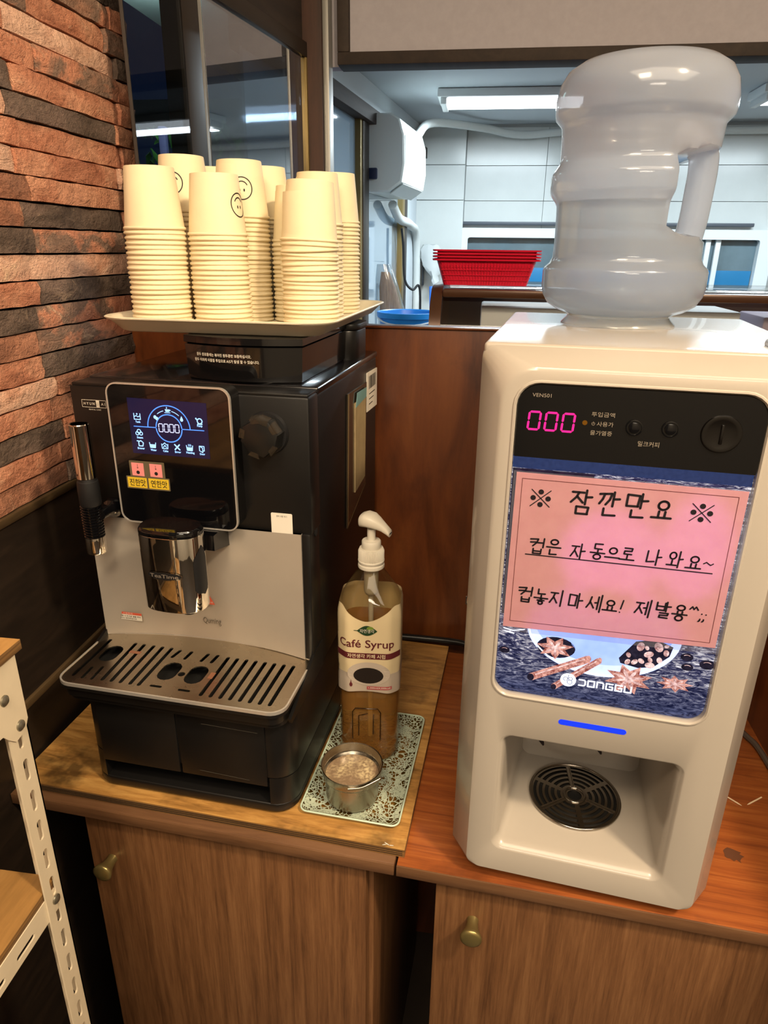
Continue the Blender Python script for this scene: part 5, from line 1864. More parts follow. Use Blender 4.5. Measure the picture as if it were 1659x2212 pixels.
for x, z, k in ((-0.0800, 0.4272, ('ㅋ', 'ㅓ', 'ㅂ')), (-0.0640, 0.4280, ('ㅇ', 'ㅡ', 'ㄴ')), (-0.0413, 0.4262, ('ㅈ', 'ㅏ')), (-0.0240, 0.4285, ('ㄷ', 'ㅗ', 'ㅇ')), (-0.0105, 0.4276, ('ㅇ', 'ㅡ')), (0.0025, 0.4288, ('ㄹ', 'ㅗ')),
                (0.0260, 0.4285, ('ㄴ', 'ㅏ')), (0.0438, 0.4288, ('ㅇ', 'ㅘ')), (0.0600, 0.4278, ('ㅇ', 'ㅛ'))):
    hand(x, z, 0.0128, 0.0150 if len(k) > 2 or k[1] in 'ㅏㅘ' else 0.0125, k, 0.0014)
strokes(bm, [[(0.0680, 0.4277), (0.0702, 0.4293), (0.0722, 0.4278), (0.0740, 0.4268), (0.0760, 0.4284)], [(-0.0896, 0.4176), (0.0765, 0.4188)]], 0.0011, NH - 0.0003)
for x, z, k in ((-0.0865, 0.3745, ('ㅋ', 'ㅓ', 'ㅂ')), (-0.0708, 0.3742, ('ㄴ', 'ㅗ', 'ㅎ')), (-0.0556, 0.3748, ('ㅈ', 'ㅣ')), (-0.0378, 0.3744, ('ㅁ', 'ㅏ')), (-0.0210, 0.3745, ('ㅅ', 'ㅔ')), (-0.0060, 0.3738, ('ㅇ', 'ㅛ')),
                (0.0232, 0.3756, ('ㅈ', 'ㅖ' if False else 'ㅔ')), (0.0414, 0.3762, ('ㅂ', 'ㅏ', 'ㄹ')), (0.0560, 0.3756, ('ㅇ', 'ㅛ', 'ㅇ'))):
    hand(x, z, 0.0128, 0.0155 if len(k) > 2 or k[1] in 'ㅏㅔㅣ' else 0.0115, k, 0.0015)
strokes(bm, [[(0.0053, 0.3810), (0.0036, 0.3718)], [(0.0030, 0.3682), (0.0031, 0.3681)], [(0.0640, 0.3806), (0.0660, 0.3835), (0.0675, 0.3808), (0.0692, 0.3836), (0.0712, 0.3806)],
             [(0.0740, 0.3716), (0.0738, 0.3700), (0.0728, 0.3690)], [(0.0772, 0.3714), (0.0770, 0.3698), (0.0760, 0.3690)], [(0.0748, 0.3770), (0.0749, 0.3769)], [(0.0785, 0.3767), (0.0786, 0.3766)]], 0.0014, NH - 0.0003)
for x, z in ((-0.0806, 0.4754), (0.0584, 0.4758)):
    strokes(bm, [[(x - 0.0085, z + 0.0080), (x + 0.0085, z - 0.0080)], [(x + 0.0088, z + 0.0080), (x - 0.0090, z - 0.0084)]], 0.0009, NH - 0.0003)
    for a, b in ((0, 1), (1, 0), (0, -1), (-1, 0)):
        flat(bm, circ(x + 0.0068 * a, z + 0.0062 * b, 0.0025, 0.0025, 16), NH - 0.0003)
finish('handwriting', bm, mat('marker_black', '120c14', 0.55), nt, 0)

# ---------------------------------------------------------------- water jug standing neck down on the machine
def jug_mat(name, col, see, rough, blur):
    m = bpy.data.materials.new(name)
    m.use_nodes = True
    m.node_tree.nodes.clear()
    t = NT(m)
    tr = t.add('ShaderNodeBsdfRefraction', i_Color=(0.96, 0.96, 0.98, 1), i_Roughness=blur, i_IOR=1.06).outputs[0]
    th = t.add('ShaderNodeBsdfTransparent', i_Color=(0.95, 0.95, 0.97, 1)).outputs[0]
    tm = t.add('ShaderNodeMixShader', i_0=0.42)
    t.put(tm, 1, tr)
    t.put(tm, 2, th)
    tr = tm.outputs[0]
    tl = t.add('ShaderNodeBsdfTranslucent', i_Color=lin(col)).outputs[0]
    df = t.add('ShaderNodeBsdfDiffuse', i_Color=lin(col)).outputs[0]
    a = t.add('ShaderNodeMixShader', i_0=0.35)
    t.put(a, 1, tl)
    t.put(a, 2, df)
    b = t.add('ShaderNodeMixShader', i_0=1 - see)
    t.put(b, 1, tr)
    t.put(b, 2, a.outputs[0])
    nrm = t.bump(t.noise(t.coords('Object'), 45, 3, 0.5), 0.06, 0.002)
    g = t.add('ShaderNodeBsdfGlossy', i_Roughness=rough, i_Normal=nrm).outputs[0]
    f = t.fres(1.5, nrm)
    c = t.add('ShaderNodeMixShader')
    t.put(c, 0, f)
    t.put(c, 1, b.outputs[0])
    t.put(c, 2, g)
    o = t.add('ShaderNodeOutputMaterial')
    t.put(o, 0, c.outputs[0])
    return m
M_jug = jug_mat('jug_plastic', 'ccd2e0', 0.50, 0.10, 0.60)
M_neck = jug_mat('jug_neck', 'e6dfd0', 0.5, 0.12, 0.12)
JX, JY = 0.1565, 0.8605
jug = thing('water_jug', 'translucent water jug with a handle, upside down on the vending machine', 'water jug', (JX, JY, 0), radians(-10))
R0 = 0.0895
PROF = [(0.060, 0.6225), (0.071, 0.6262), (0.0820, 0.6330), (0.0880, 0.6430), (0.0900, 0.6520), (0.0900, 0.6690), (0.0885, 0.6725), (0.0835, 0.6770), (0.0805, 0.6830), (0.0800, 0.700), (0.0805, 0.720), (0.0812, 0.7360), (0.0830, 0.7400),
        (0.0885, 0.7470), (0.0897, 0.7510), (0.0897, 0.7645), (0.0885, 0.7685), (0.0835, 0.7760), (0.0818, 0.7800), (0.0822, 0.7960), (0.0830, 0.8130), (0.0850, 0.8165), (0.0900, 0.8215), (0.0912, 0.8260), (0.0915, 0.8380), (0.0890, 0.8520), (0.0820, 0.8640), (0.0700, 0.8715), (0.0540, 0.8750), (0.0300, 0.8745), (0.0, 0.8700)]
def dense(pr, m=0.005):
    out = [pr[0]]
    for a, b in zip(pr, pr[1:]):
        n = max(1, int(hypot(b[0] - a[0], b[1] - a[1]) / m))
        for k in range(1, n + 1):
            out.append((a[0] + (b[0] - a[0]) * k / n, a[1] + (b[1] - a[1]) * k / n))
    return out
def limit(z):
    """how far the handle pocket lets the wall stand out on the +x side"""
    def st(a, b, x):
        q = max(0, min(1, (x - a) / (b - a)))
        return q * q * (3 - 2 * q)
    s = st(0.7020, 0.7130, z) * (1 - st(0.7800, 0.7920, z))
    return 1.0 - s * 0.560
bm = nb()
NJ = 96
rows = []
for r, z in dense(PROF):
    if r < 1e-6:
        rows.append([bm.verts.new((0, 0, z))])
        continue
    lim = r * limit(z)
    row = []
    for k in range(NJ):
        a = 2 * pi * k / NJ
        x, y = r * cos(a), r * sin(a)
        if x > lim:
            x = lim + (x - lim) * 0.04
        row.append(bm.verts.new((x, y, z)))
    rows.append(row)
for a, b in zip(rows, rows[1:]):
    for k in range(NJ):
        if len(b) == 1:
            bm.faces.new((a[k], a[(k + 1) % NJ], b[0]))
        else:
            bm.faces.new((a[k], a[(k + 1) % NJ], b[(k + 1) % NJ], b[k]))
finish('jug_body', bm, M_jug, jug, 60)
bm = nb()
hp = smooth_path([(0.034, 0, 0.8060), (0.050, 0, 0.8010), (0.0640, 0, 0.7900), (0.0672, 0, 0.7740), (0.0668, 0, 0.7500), (0.0658, 0, 0.7260), (0.0640, 0, 0.7100), (0.0620, 0, 0.6980)], 5)
tube(bm, hp, [0.0155] * 6 + [0.0150] * (len(hp) - 6), 20)
for v in bm.verts:
    v.co.y *= 1.15
finish('handle', bm, M_jug, jug, 60)
bm = nb()
lathe(bm, [(0.060, 0.6225), (0.0580, 0.6212), (0.0570, 0.6195), (0.0585, 0.6170), (0.0640, 0.6115), (0.0640, 0.6107)], 64, cap=False)
finish('neck_collar', bm, M_neck, jug, 60)
bm = nb()
wp = [(max(0.001, r - 0.003), z) for r, z in dense(PROF) if z < 0.747]
rows = []
for r, z in [(0.052, 0.6215)] + wp:
    lim = r * limit(z) - 0.002
    row = []
    for k in range(NJ // 2):
        a = 4 * pi * k / NJ
        x, y = r * cos(a), r * sin(a)
        if x > lim:
            x = lim
        row.append((x, y, z))
    rows.append(row)
loft(bm, rows, True, True)
M_water = clear('water', 'eef3f4', 0.02, 0.8, 1.33, 0.04, 'cfd6d6')
finish('water', bm, M_water, jug, 60)

# ---------------------------------------------------------------- lace-patterned glass tray
def cmw(u, v, z=0.0):
    c, s = cos(CR), sin(CR)
    return (CO[0] + u * c - v * s, CO[1] + u * s + v * c, z)
M_lace = bpy.data.materials.new('lace_glass')
M_lace.use_nodes = True
M_lace.node_tree.nodes.clear()
t = NT(M_lace)
v0 = t.coords('Object', (1, 1, 1))
wn = t.add('ShaderNodeTexNoise', i_Vector=v0, i_Scale=28.0, i_Detail=2.0)
wv = t.add('ShaderNodeVectorMath', operation='MULTIPLY_ADD', i_0=wn.outputs[1])
wv.inputs[1].default_value = (0.022, 0.022, 0)
t.put(wv, 2, v0)
ed = t.voro(wv.outputs[0], 170, 'DISTANCE_TO_EDGE')
ed2 = t.voro(wv.outputs[0], 260, 'DISTANCE_TO_EDGE')
big = t.noise(wv.outputs[0], 34, 3, 0.55, 1.6)
net = t.math('LESS_THAN', ed, 0.085)
net2 = t.math('LESS_THAN', ed2, 0.10)
leafm = t.math('GREATER_THAN', big, 0.56)
leaf = t.math('MULTIPLY', leafm, t.math('SUBTRACT', 1.0, t.math('MULTIPLY', t.math('LESS_THAN', ed2, 0.05), 0.6)))
pat = t.math('MAXIMUM', t.math('MAXIMUM', net, leaf), t.math('MULTIPLY', net2, t.math('LESS_THAN', big, 0.45)))
tr = t.add('ShaderNodeBsdfTransparent', i_Color=lin('c9c6b0')).outputs[0]
df = t.add('ShaderNodeBsdfDiffuse', i_Color=lin('b6c2ad')).outputs[0]
m1 = t.add('ShaderNodeMixShader')
t.put(m1, 0, t.math('MULTIPLY', pat, 0.88))
t.put(m1, 1, tr)
t.put(m1, 2, df)
g = t.add('ShaderNodeBsdfGlossy', i_Roughness=0.06).outputs[0]
m2 = t.add('ShaderNodeMixShader', i_0=0.05)
t.put(m2, 0, t.math('MULTIPLY', t.fres(1.45), 0.9))
t.put(m2, 1, m1.outputs[0])
t.put(m2, 2, g)
o = t.add('ShaderNodeOutputMaterial')
t.put(o, 0, m2.outputs[0])
M_rimg = mat('glass_rim_mint', 'b9cdbb', 0.12, spec=0.8)
gt = thing('glass_tray', 'rectangular glass tray with a white lace pattern beside the coffee machine', 'tray', cmw(0.0665, 0.1205, 0.0), CR)
bm = nb()
L0 = rrect(-0.0585, 0.0585, -0.103, 0.103, 0.008, 5)
L1 = rrect(-0.0655, 0.0655, -0.1120, 0.1120, 0.010, 5)
loft(bm, [[(x, y, 0.0072) for x, y in rrect(-0.064, 0.064, -0.1105, 0.1105, 0.010, 5)], [(x, y, 0.0028) for x, y in rrect(-0.054, 0.054, -0.0985, 0.0985, 0.010, 5)], [(x, y, 0.0022) for x, y in rrect(-0.045, 0.045, -0.088, 0.088, 0.012, 5)]], False, True)
finish('lace_sheet', bm, M_lace, gt, 50)
bm = nb()
loft(bm, [[(x, y, 0.0002) for x, y in rrect(-0.052, 0.052, -0.096, 0.096, 0.012, 5)], [(x, y, 0.0002 + 0.0054) for x, y in L1]], False, False)
finish('underside', bm, clear('tray_glass', 'dfe4d8', 0.03, 0.8), gt, 50)
bm = nb()
lp = rrect(-0.0655, 0.0655, -0.1120, 0.1120, 0.010, 6)
tube(bm, [(x, y, 0.0066) for x, y in lp] + [(lp[0][0], lp[0][1], 0.0066)], 0.0013, 8, cap=False)
finish('rim', bm, M_rimg, gt, 60)

# ---------------------------------------------------------------- syrup bottle with pump
bt = thing('syrup_bottle', 'clear square syrup bottle with cream label and white pump on the lace tray', 'bottle', (-0.1270, 0.8180, 0.0034), radians(4))
HB = 0.0415
def sect(s, n=48, ch=0.34):
    """octagon-like cross-section of half width s"""
    out = []
    for k in range(n):
        a = 2 * pi * k / n + pi / n
        c, q = abs(cos(a)), abs(sin(a))
        r = min(1 / max(c, 1e-6), 1 / max(q, 1e-6), (2 - ch) / (c + q))
        out.append((s * r * cos(a), s * r * sin(a)))
    return out
def soft(pts, it=2):
    for _ in range(it):
        pts = [((pts[i - 1][0] + 2 * p[0] + pts[(i + 1) % len(pts)][0]) / 4, (pts[i - 1][1] + 2 * p[1] + pts[(i + 1) % len(pts)][1]) / 4) for i, p in enumerate(pts)]
    return pts
def bring(s, z, round_=0.0):
    q = soft(sect(s))
    out = []
    for k, (x, y) in enumerate(q):
        a = atan2(y, x)
        out.append((x * (1 - round_) + s * cos(a) * round_, y * (1 - round_) + s * sin(a) * round_, z))
    return out
PB = [(0.030, 0.0, 0.3), (0.0385, 0.0015, 0.1), (HB, 0.010, 0), (HB, 0.030, 0), (HB - 0.001, 0.034, 0), (HB, 0.038, 0), (HB, 0.113, 0), (HB - 0.0015, 0.1165, 0), (HB - 0.0015, 0.150, 0), (HB - 0.003, 0.1535, 0), (HB + 0.0005, 0.158, 0), (HB + 0.001, 0.232, 0), (HB, 0.244, 0.1),
      (0.0375, 0.2535, 0.4), (0.0305, 0.2660, 0.8), (0.0225, 0.2790, 1), (0.0155, 0.2890, 1), (0.0138, 0.2935, 1), (0.0138, 0.3000, 1)]
M_pet = clear('pet_plastic', 'f0ece2', 0.04, 0.9, 1.5, 0.02, 'b09a70')
bm = nb()
loft(bm, [bring(*p) for p in PB], True, False)
finish('bottle_body', bm, M_pet, bt, 50)
bm = nb()
def embossed(cx_, z0, z1, w, yy):
    pl = [[(cx_ - w, z0), (cx_ - w, z1 - 0.006), (cx_ - w + 0.004, z1), (cx_ + w - 0.004, z1), (cx_ + w, z1 - 0.006), (cx_ + w, z0)], [(cx_ - w * 0.55, z0 + 0.006), (cx_ - w * 0.55, z1 - 0.012), (cx_ + w * 0.1, z1 - 0.008)], [(cx_ + w * 0.5, z0 + 0.010), (cx_ + w * 0.5, z1 - 0.010)]]
    for p in pl:
        tube(bm, [(a, yy, b) for a, b in p], 0.0008, 6)
embossed(-0.002, 0.040, 0.092, 0.0195, -HB - 0.0001)
finish('embossed_ribs', bm, clear('pet_ribs', '8c6a3a', 0.06, 1.4, 1.5, 0.15, '6a4a20'), bt, 60)
M_syr, t_, b_ = base('syrup_amber')
b_.inputs['Base Color'].default_value = (*lin('dca95e'), 1)
b_.inputs['Roughness'].default_value = 0.05
b_.inputs['IOR'].default_value = 1.12
b_.inputs['Transmission Weight'].default_value = 0.80
b_.inputs['Specular IOR Level'].default_value = 0.2
bm = nb()
loft(bm, [bring(s - 0.0018, z + (0.0015 if i == 0 else 0), r) for i, (s, z, r) in enumerate(PB[:11] + [(HB + 0.0007, 0.206, 0)])])
finish('syrup', bm, M_syr, bt, 50)
# pump: ribbed collar, stem, head with downturned nozzle, dip tube
M_pump = mat('pump_white', 'ddd6c6', 0.35)
bm = nb()
lathe(bm, [(0.0150, 0.2900), (0.0176, 0.2905), (0.0180, 0.2925), (0.0176, 0.2950), (0.0164, 0.2960), (0.0164, 0.2975), (0.0176, 0.2985), (0.0178, 0.3005), (0.0168, 0.3015)], 40, cap=True)
pump = finish('pump', bm, M_pump, bt, 40)
bm = nb()
ribs = []
for k in range(120):
    r = 0.0174 if k % 2 else 0.0166
    a = 2 * pi * k / 120
    ribs.append((r * cos(a), r * sin(a)))
loft(bm, [[(x * 0.985, y * 0.985, 0.3010) for x, y in ribs], [(x, y, 0.3022) for x, y in ribs], [(x, y, 0.3135) for x, y in ribs], [(x * 0.90, y * 0.90, 0.3178) for x, y in ribs]])
finish('ribbed_collar', bm, M_pump, pump, 20)
bm = nb()
lathe(bm, [(0.0125, 0.3172), (0.0128, 0.3180), (0.0128, 0.3270), (0.0118, 0.3285), (0.0065, 0.3285), (0.0056, 0.3290), (0.0056, 0.345)], 32)
finish('pump_stem', bm, M_pump, pump, 40)
bm = nb()
dirx, diry = cos(radians(-18)), sin(radians(-18))
prof = [(-0.0155, 0.0080, 0.3545, 0.0060), (-0.0130, 0.0125, 0.3560, 0.0085), (-0.0060, 0.0140, 0.3575, 0.0095), (0.0030, 0.0135, 0.3565, 0.0090), (0.0100, 0.0105, 0.3535, 0.0075), (0.0160, 0.0080, 0.3500, 0.0060), (0.0215, 0.0066, 0.3460, 0.0052), (0.0265, 0.0058, 0.3420, 0.0044)]
rows = []
for s, w, z, h_ in prof:
    row = []
    for k in range(20):
        a = 2 * pi * k / 20
        p = 3.0
        c, q = cos(a), sin(a)
        l = w * abs(c) ** (2 / p) * (1 if c > 0 else -1)
        zz = h_ * abs(q) ** (2 / p) * (1 if q > 0 else -1)
        row.append((s * dirx - l * diry, s * diry + l * dirx, z + zz))
    rows.append(row)
loft(bm, rows)
finish('pump_head', bm, M_pump, pump, 60)
bm = nb()
tube(bm, [(0.0262 * dirx, 0.0262 * diry, 0.3420), (0.0271 * dirx, 0.0271 * diry, 0.3414)], 0.0026, 10)
finish('nozzle_opening', bm, M_dark2, pump, 40)
bm = nb()
lathe(bm, [(0.0100, 0.2895), (0.0098, 0.255), (0.0080, 0.250), (0.0035, 0.248), (0.0035, 0.02)], 20)
finish('dip_tube', bm, mat('dip_tube', 'c9bfa8', 0.35, trans=0.3), pump, 50)
# printed label wrapped round the octagon
per = soft(sect(HB + 0.0016, 96))
ci = min(range(96), key=lambda k: abs(per[k][0]) + (1 if per[k][1] > 0 else 0))
acc = [0.0]
for k in range(96):
    a, b_ = per[(ci + k) % 96], per[(ci + k + 1) % 96]
    acc.append(acc[-1] + hypot(b_[0] - a[0], b_[1] - a[1]))
TOT = acc[-1]
def on_label(s, off):
    """distance s along the label from the middle of its front face -> x, y"""
    q = s % TOT
    for k in range(96):
        if acc[k + 1] >= q:
            f = (q - acc[k]) / (acc[k + 1] - acc[k])
            a, b_ = per[(ci + k) % 96], per[(ci + k + 1) % 96]
            x, y = a[0] + (b_[0] - a[0]) * f, a[1] + (b_[1] - a[1]) * f
            L = hypot(x, y)
            return x + x / L * off, y + y / L * off
def topz(s):
    return 0.2475 - 0.0175 * math.exp(-((s + 0.001) / 0.026) ** 2) + 0.004 * math.exp(-((abs(s) - 0.040) / 0.012) ** 2)
def lring(z0, z1, off, nseg=6):
    out = []
    for j in range(nseg + 1):
        row = []
        for k in range(96):
            s = TOT * k / 96
            ss = s if s < TOT / 2 else s - TOT
            zt = topz(ss) if z1 is None else z1
            zb = z0 + 0.0025 * cos(ss * 60)
            z = zb + (zt - zb) * j / nseg
            x, y = on_label(s, off)
            if z > 0.236:
                q = 1 - (z - 0.236) * 4.2
                x, y = x * q, y * q
            elif 0.1465 < z < 0.157:
                x, y = x * 0.975, y * 0.975
            row.append((x, y, z))
        out.append(row)
    return out
M_lab, t_, b_ = base('label_cream')
sp = t_.add('ShaderNodeSeparateXYZ', i_0=t_.coords('Object'))
gfac = t_.math('LESS_THAN', t_.math('ADD', sp.outputs[2], t_.math('MULTIPLY', t_.noise(t_.coords('Object'), 20, 2), 0.012)), 0.154)
t_.put(b_, 'Base Color', t_.mix(gfac, lin('d5c39c'), lin('b3a596')))
b_.inputs['Roughness'].default_value = 0.4
bm = nb()
loft(bm, lring(0.1195, None, 0.0, 12), False, False)
lab = finish('label', bm, M_lab, bt, 60)
MARO = mat('label_maroon', '5b2126', 0.5)
def lab_poly(bm, pts, fs, off, mi=0):
    vs = []
    for s, z in pts:
        x, y = on_label(s, off)
        if z > 0.236:
            q = 1 - (z - 0.236) * 4.2
            x, y = x * q, y * q
        vs.append(bm.verts.new((x, y, z)))
    for f in fs:
        try:
            bm.faces.new([vs[i] for i in f]).material_index = mi
        except ValueError:
            pass
def lab_flat(bm, poly, off, mi=0):
    lab_poly(bm, poly, [list(range(len(poly)))], off, mi)
def lab_fill(bm, cx_, cz_, rx, rz, off, mi, n=26, m=4):
    for j in range(m):
        r0, r1 = j / m, (j + 1) / m
        for k in range(n):
            a, b = 2 * pi * k / n, 2 * pi * (k + 1) / n
            P = [(cx_ + rx * r1 * cos(a), cz_ + rz * r1 * sin(a)), (cx_ + rx * r1 * cos(b), cz_ + rz * r1 * sin(b)), (cx_ + rx * r0 * cos(b), cz_ + rz * r0 * sin(b)), (cx_ + rx * r0 * cos(a), cz_ + rz * r0 * sin(a))]
            lab_flat(bm, P if j else P[:3], off, mi)
bm = nb()
n_ = 40
pts = [(-0.049 + 0.098 * k / n_, 0.1735) for k in range(n_ + 1)] + [(-0.049 + 0.098 * k / n_, 0.1825) for k in range(n_ + 1)]
lab_poly(bm, pts, [(k, k + 1, n_ + 2 + k, n_ + 1 + k) for k in range(n_)], 0.0007)
lab_poly(bm, *text2d('Café Syrup', 0.0165, -0.0015, 0.1950, width=0.076, bold=0.012), 0.0008)
finish('brand_band', bm, MARO, lab, 0)
bm = nb()
lab_poly(bm, *text2d('자연생각 카페 시럽', 0.0068, -0.001, 0.1780, width=0.050, bold=0.01), 0.0010)
finish('lettering', bm, mat('label_print_cream', 'd9cba8', 0.5), lab, 0)
bm = nb()
lf = [(-0.0135 + 0.027 * k / 14, 0.2165 + 0.0078 * sin(pi * k / 14)) for k in range(15)] + [(-0.0135 + 0.027 * k / 14, 0.2165 - 0.0072 * sin(pi * k / 14)) for k in range(15)]
lab_poly(bm, lf, [(k, k + 1, 16 + k, 15 + k) for k in range(14)], 0.0007, 0)
lab_fill(bm, 0.004, 0.2205, 0.0045, 0.0028, 0.0008, 1, 14, 2)
lab_poly(bm, *text2d('자연생각', 0.0062, 0.000, 0.2165, width=0.019, bold=0.01), 0.0010, 2)
lab_flat(bm, [(-0.0175, 0.2164), (-0.013, 0.2160), (-0.013, 0.2170), (-0.0175, 0.2172)], 0.0007, 0)
finish('leaf_emblem', bm, [mat('leaf_dark_green', '1d3b20', 0.5), mat('leaf_light_green', '6f8a34', 0.5), M_inkw], lab, 0)
bm = nb()
lab_fill(bm, 0.0025, 0.1500, 0.0290, 0.0185, 0.0006, 0)
lab_fill(bm, 0.0020, 0.1475, 0.0200, 0.0125, 0.0009, 1)
lab_fill(bm, -0.0215, 0.1320, 0.0022, 0.0034, 0.0007, 2, 12, 2)
lab_flat(bm, [(-0.0225, 0.134), (-0.0205, 0.134), (-0.0215, 0.1405)], 0.0007, 2)
finish('cup_picture', bm, [mat('label_cup_grey', 'b7aa9c', 0.5), mat('label_coffee_dark', '1d1512', 0.5), MARO], lab, 0)
bm = nb()
n_ = 20
pts = [(0.000 + 0.034 * k / n_, 0.1255) for k in range(n_ + 1)] + [(0.000 + 0.034 * k / n_, 0.1305) for k in range(n_ + 1)]
lab_poly(bm, pts, [(k, k + 1, n_ + 2 + k, n_ + 1 + k) for k in range(n_)], 0.0009, 0)
lab_poly(bm, *text2d('1,500ml(4,200kcal)', 0.0034, 0.017, 0.1280, width=0.030, bold=0.01), 0.0012, 1)
finish('volume_print', bm, [mat('label_red_band', 'a84a4c', 0.5), M_paper], lab, 0)
bm = nb()
for z0, z1, s0 in ((0.205, 0.238, -0.058), (0.13, 0.200, -0.057)):
    pl = [(s0, z0), (s0, z1), (s0 + 0.012, z1 - 0.003), (s0 + 0.013, z0 + 0.002), (s0, z0)]
    for a, b in zip(pl, pl[1:]):
        L = hypot(b[0] - a[0], b[1] - a[1])
        px, pz = -(b[1] - a[1]) / L * 0.0003, (b[0] - a[0]) / L * 0.0003
        lab_flat(bm, [(a[0] + px, a[1] + pz), (a[0] - px, a[1] - pz), (b[0] - px, b[1] - pz), (b[0] + px, b[1] + pz)], 0.0008)
    for k in range(7):
        z = z0 + (z1 - z0) * (k + 0.7) / 8
        lab_flat(bm, [(s0 + 0.002, z), (s0 + 0.010, z), (s0 + 0.010, z + 0.0010), (s0 + 0.002, z + 0.0010)], 0.0008)
finish('small_print', bm, mat('label_print_brown', '6a5a44', 0.6), lab, 0)

# ---------------------------------------------------------------- small steel dish of frothy coffee
M_st = mat('dish_steel', '9b9487', 0.28, 1.0, rvary=0.08, vscale=25, vary=0.10)
ds = thing('steel_dish', 'small round stainless steel dish of frothy liquid on the lace tray', 'dish', (-0.1345, 0.7105, 0.0030), radians(-6))
bm = nb()
lathe(bm, [(0.0, 0.0005), (0.0300, 0.0), (0.0335, 0.0025), (0.0350, 0.008), (0.0355, 0.0365), (0.0362, 0.0385), (0.0385, 0.0400), (0.0392, 0.0425), (0.0400, 0.0530), (0.0408, 0.0538), (0.0405, 0.0544), (0.0394, 0.0538), (0.0385, 0.0430), (0.0376, 0.0408), (0.0352, 0.0392), (0.0345, 0.0365), (0.0340, 0.010), (0.0300, 0.003), (0, 0.003)], 56)
dish = finish('bowl', bm, M_st, ds, 50)
bm = nb()
tube(bm, smooth_path([(0.006, -0.0395, 0.0480), (0.022, -0.034, 0.0490), (0.035, -0.0235, 0.0515), (0.0445, -0.0145, 0.0535)]), [0.0016] * 18 + [0.0009], 8)
finish('wire_ear', bm, M_st, ds, 50)
M_froth, t_, b_ = base('froth')
v_ = t_.coords('Object')
n1 = t_.noise(v_, 260, 3, 0.6)
n2 = t_.noise(v_, 24, 3, 0.5)
fo = t_.math('MULTIPLY', t_.fac(n2, 0.46, 0.60), t_.fac(n1, 0.35, 0.6))
t_.put(b_, 'Base Color', t_.mix(fo, t_.mix(t_.fac(n1, 0.45, 0.7), lin('7d6852'), lin('957f66')), lin('d0bd94')))
b_.inputs['Roughness'].default_value = 0.3
t_.put(b_, 'Normal', t_.bump(n1, 0.6, 0.001))
bm = nb()
lathe(bm, [(0.0352, 0.0385), (0.0330, 0.0392), (0.0, 0.0394)], 48, cap=False)
finish('frothy_liquid', bm, M_froth, ds, 50)

# ---------------------------------------------------------------- cream serving tray on the coffee machine
M_tray = mat('tray_cream', 'ddd3ba', 0.4, vary=0.04)
TU, TV, TZ = -0.1440, 0.3370, 0.5888
tr_ = thing('serving_tray', 'cream plastic serving tray on the coffee machine, carrying stacked paper cups', 'tray', cmw(TU, TV, TZ), CR + radians(2.0))
bm = nb()
def tl_(hw, hd, z, r):
    return [(x, y, z) for x, y in rrect(-hw, hw, -hd, hd, r, 8)]
loft(bm, [tl_(0.128, 0.178, 0.0, 0.024), tl_(0.132, 0.182, 0.0015, 0.026), tl_(0.144, 0.194, 0.0135, 0.034), tl_(0.1505, 0.2005, 0.0165, 0.040), tl_(0.1510, 0.2010, 0.0180, 0.040), tl_(0.1495, 0.1995, 0.0190, 0.040), tl_(0.1430, 0.1930, 0.0175, 0.033), tl_(0.1310, 0.1810, 0.0045, 0.025), tl_(0.127, 0.177, 0.0030, 0.024)])
finish('tray_body', bm, M_tray, tr_, 45)

# ---------------------------------------------------------------- paper cups, upside down in ten stacks: every cup a thing
M_cup = mat('cup_paper', 'e2d4b2', 0.6, vary=0.02, vscale=40, spec=0.3)
RIM, RT, HC_ = 0.0378, 0.0292, 0.0705
bm = nb()
lathe(bm, [(0.0350, 0.0016), (0.0352, 0.0004), (0.0362, 0.0), (0.0374, 0.0006), (RIM, 0.0018), (0.0374, 0.0030), (0.0364, 0.0036), (0.0358, 0.0034), (RT + 0.0003, 0.0692), (RT, HC_), (RT - 0.0005, HC_), (RT - 0.0009, HC_ - 0.0012), (RT - 0.0012, HC_ - 0.0030), (0.0, HC_ - 0.0030)], 36, cap=False)
cup0 = finish('paper_cup', bm, M_cup, None, 50)
CUP_ME = cup0.data
bpy.data.objects.remove(cup0)
def face_mesh():
    """printed smiley, on the cup wall around angle 0"""
    bm = nb()
    def onwall(x, z):
        zz = 0.0355 + z
        r = 0.0359 + (RT + 0.0003 - 0.0359) * (zz - 0.0034) / (0.0692 - 0.0034) + 0.00018
        a = x / r
        return (r * cos(a), r * sin(a), zz)
    pls = [(ring_pts(0, 0, 0.0135, 0, 360, 36), 0.0014), (ring_pts(0, 0.0006, 0.0078, 28, 152, 16), 0.0014)]
    for pl, w in pls:
        for pg in ribbon2([pl], w, 6):
            bm.faces.new([bm.verts.new(onwall(*p)) for p in pg])
    for sx in (-0.0029, 0.0029):
        bm.faces.new([bm.verts.new(onwall(*p)) for p in circ(sx, -0.0022, 0.0011, 0.0019, 14)])
    o = finish('printed_smiley', bm, mat('cup_print_black', '1a1714', 0.6), None, 0)
    me = o.data
    bpy.data.objects.remove(o)
    return me
FACE_ME = face_mesh()
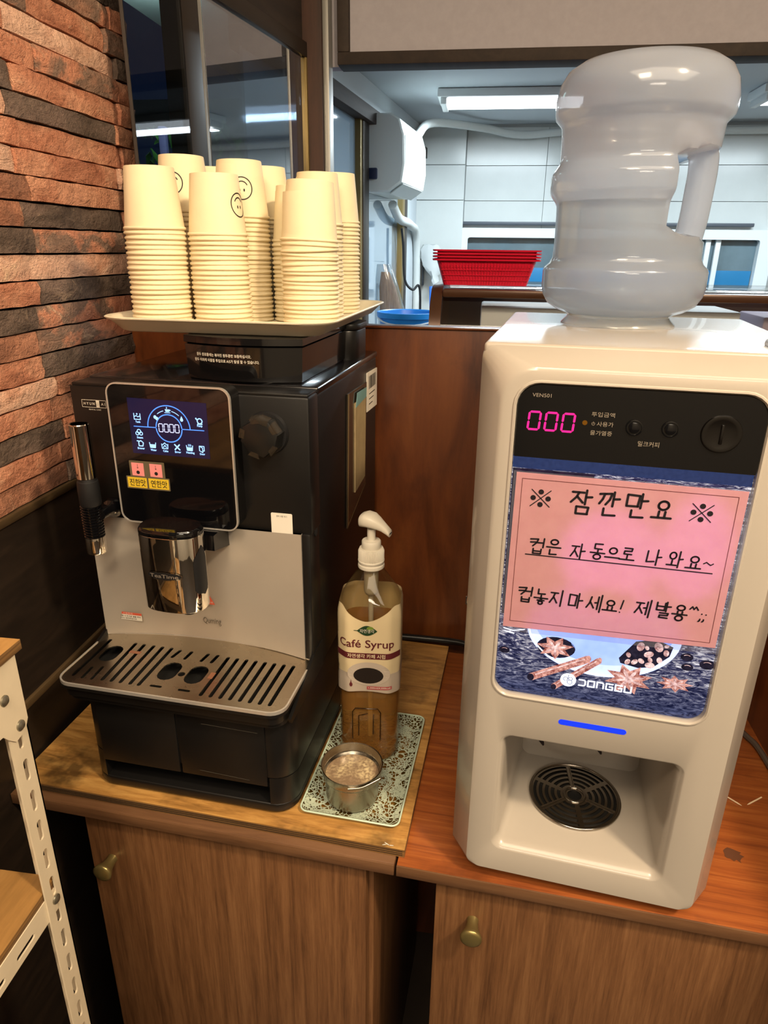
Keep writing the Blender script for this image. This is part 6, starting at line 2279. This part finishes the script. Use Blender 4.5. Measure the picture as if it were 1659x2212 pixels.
ORD = ['', 'second', 'third', 'fourth', 'fifth', 'sixth', 'seventh', 'eighth', 'ninth', 'tenth', 'eleventh', 'twelfth', 'thirteenth', 'fourteenth', 'fifteenth', 'sixteenth', 'seventeenth', 'eighteenth', 'nineteenth', 'twentieth', 'twenty-first', 'twenty-second', 'twenty-third', 'twenty-fourth', 'twenty-fifth', 'twenty-sixth']
# u, v on the machine, number of cups, place of the stack, smiley angle of the top cup (degrees, None if unseen), lean of the top cup
STACKS = [
    (-0.2265, 0.1970, 21, 'the front stack beside the bricks', 190, 0),
    (-0.1555, 0.2260, 20, 'the front middle stack', 348, 0),
    (-0.0450, 0.2580, 19, 'the front stack nearest the jug', None, 3.0),
    (-0.1560, 0.3060, 24, 'the stack with the whole smiley', 292, 0),
    (-0.2345, 0.2990, 25, 'the second stack beside the bricks', 268, 0),
    (-0.2320, 0.3850, 24, 'the rear stack beside the bricks', None, 0),
    (-0.1520, 0.3880, 24, 'the stack behind the whole smiley', None, 0),
    (-0.0830, 0.3290, 19, 'the low stack in the middle row', None, 0),
    (-0.0790, 0.4060, 23, 'the second rearmost stack, jug side', None, 0),
    (-0.0720, 0.4800, 24, 'the rearmost stack, jug side', None, 0)]
PITCH = 0.0058
rb = random.Random(21)
for u, v, n, where, smile, lean in STACKS:
    for k in range(n):
        c = bpy.data.objects.new('paper_cup', CUP_ME)
        COL.objects.link(c)
        jit = 0.0006
        c.location = cmw(u + rb.uniform(-jit, jit), v + rb.uniform(-jit, jit), TZ + 0.0034 + PITCH * k)
        c.rotation_euler = (radians(rb.uniform(-0.35, 0.35)), radians(rb.uniform(-0.35, 0.35) + (lean * k / n if lean else 0)), rb.uniform(0, 6.28))
        c['category'] = 'paper cup'
        c['group'] = 'paper cups stacked upside down on the cream tray'
        if k == n - 1:
            c['label'] = 'cream paper cup, topmost of ' + where
            if smile is not None:
                c.rotation_euler[2] = 0
                f = bpy.data.objects.new('printed_smiley', FACE_ME)
                COL.objects.link(f)
                f.parent = c
                f.rotation_euler = (0, 0, radians(smile))
        else:
            c['label'] = 'cream paper cup, ' + ORD[n - 1 - k] + ' from the top of ' + where
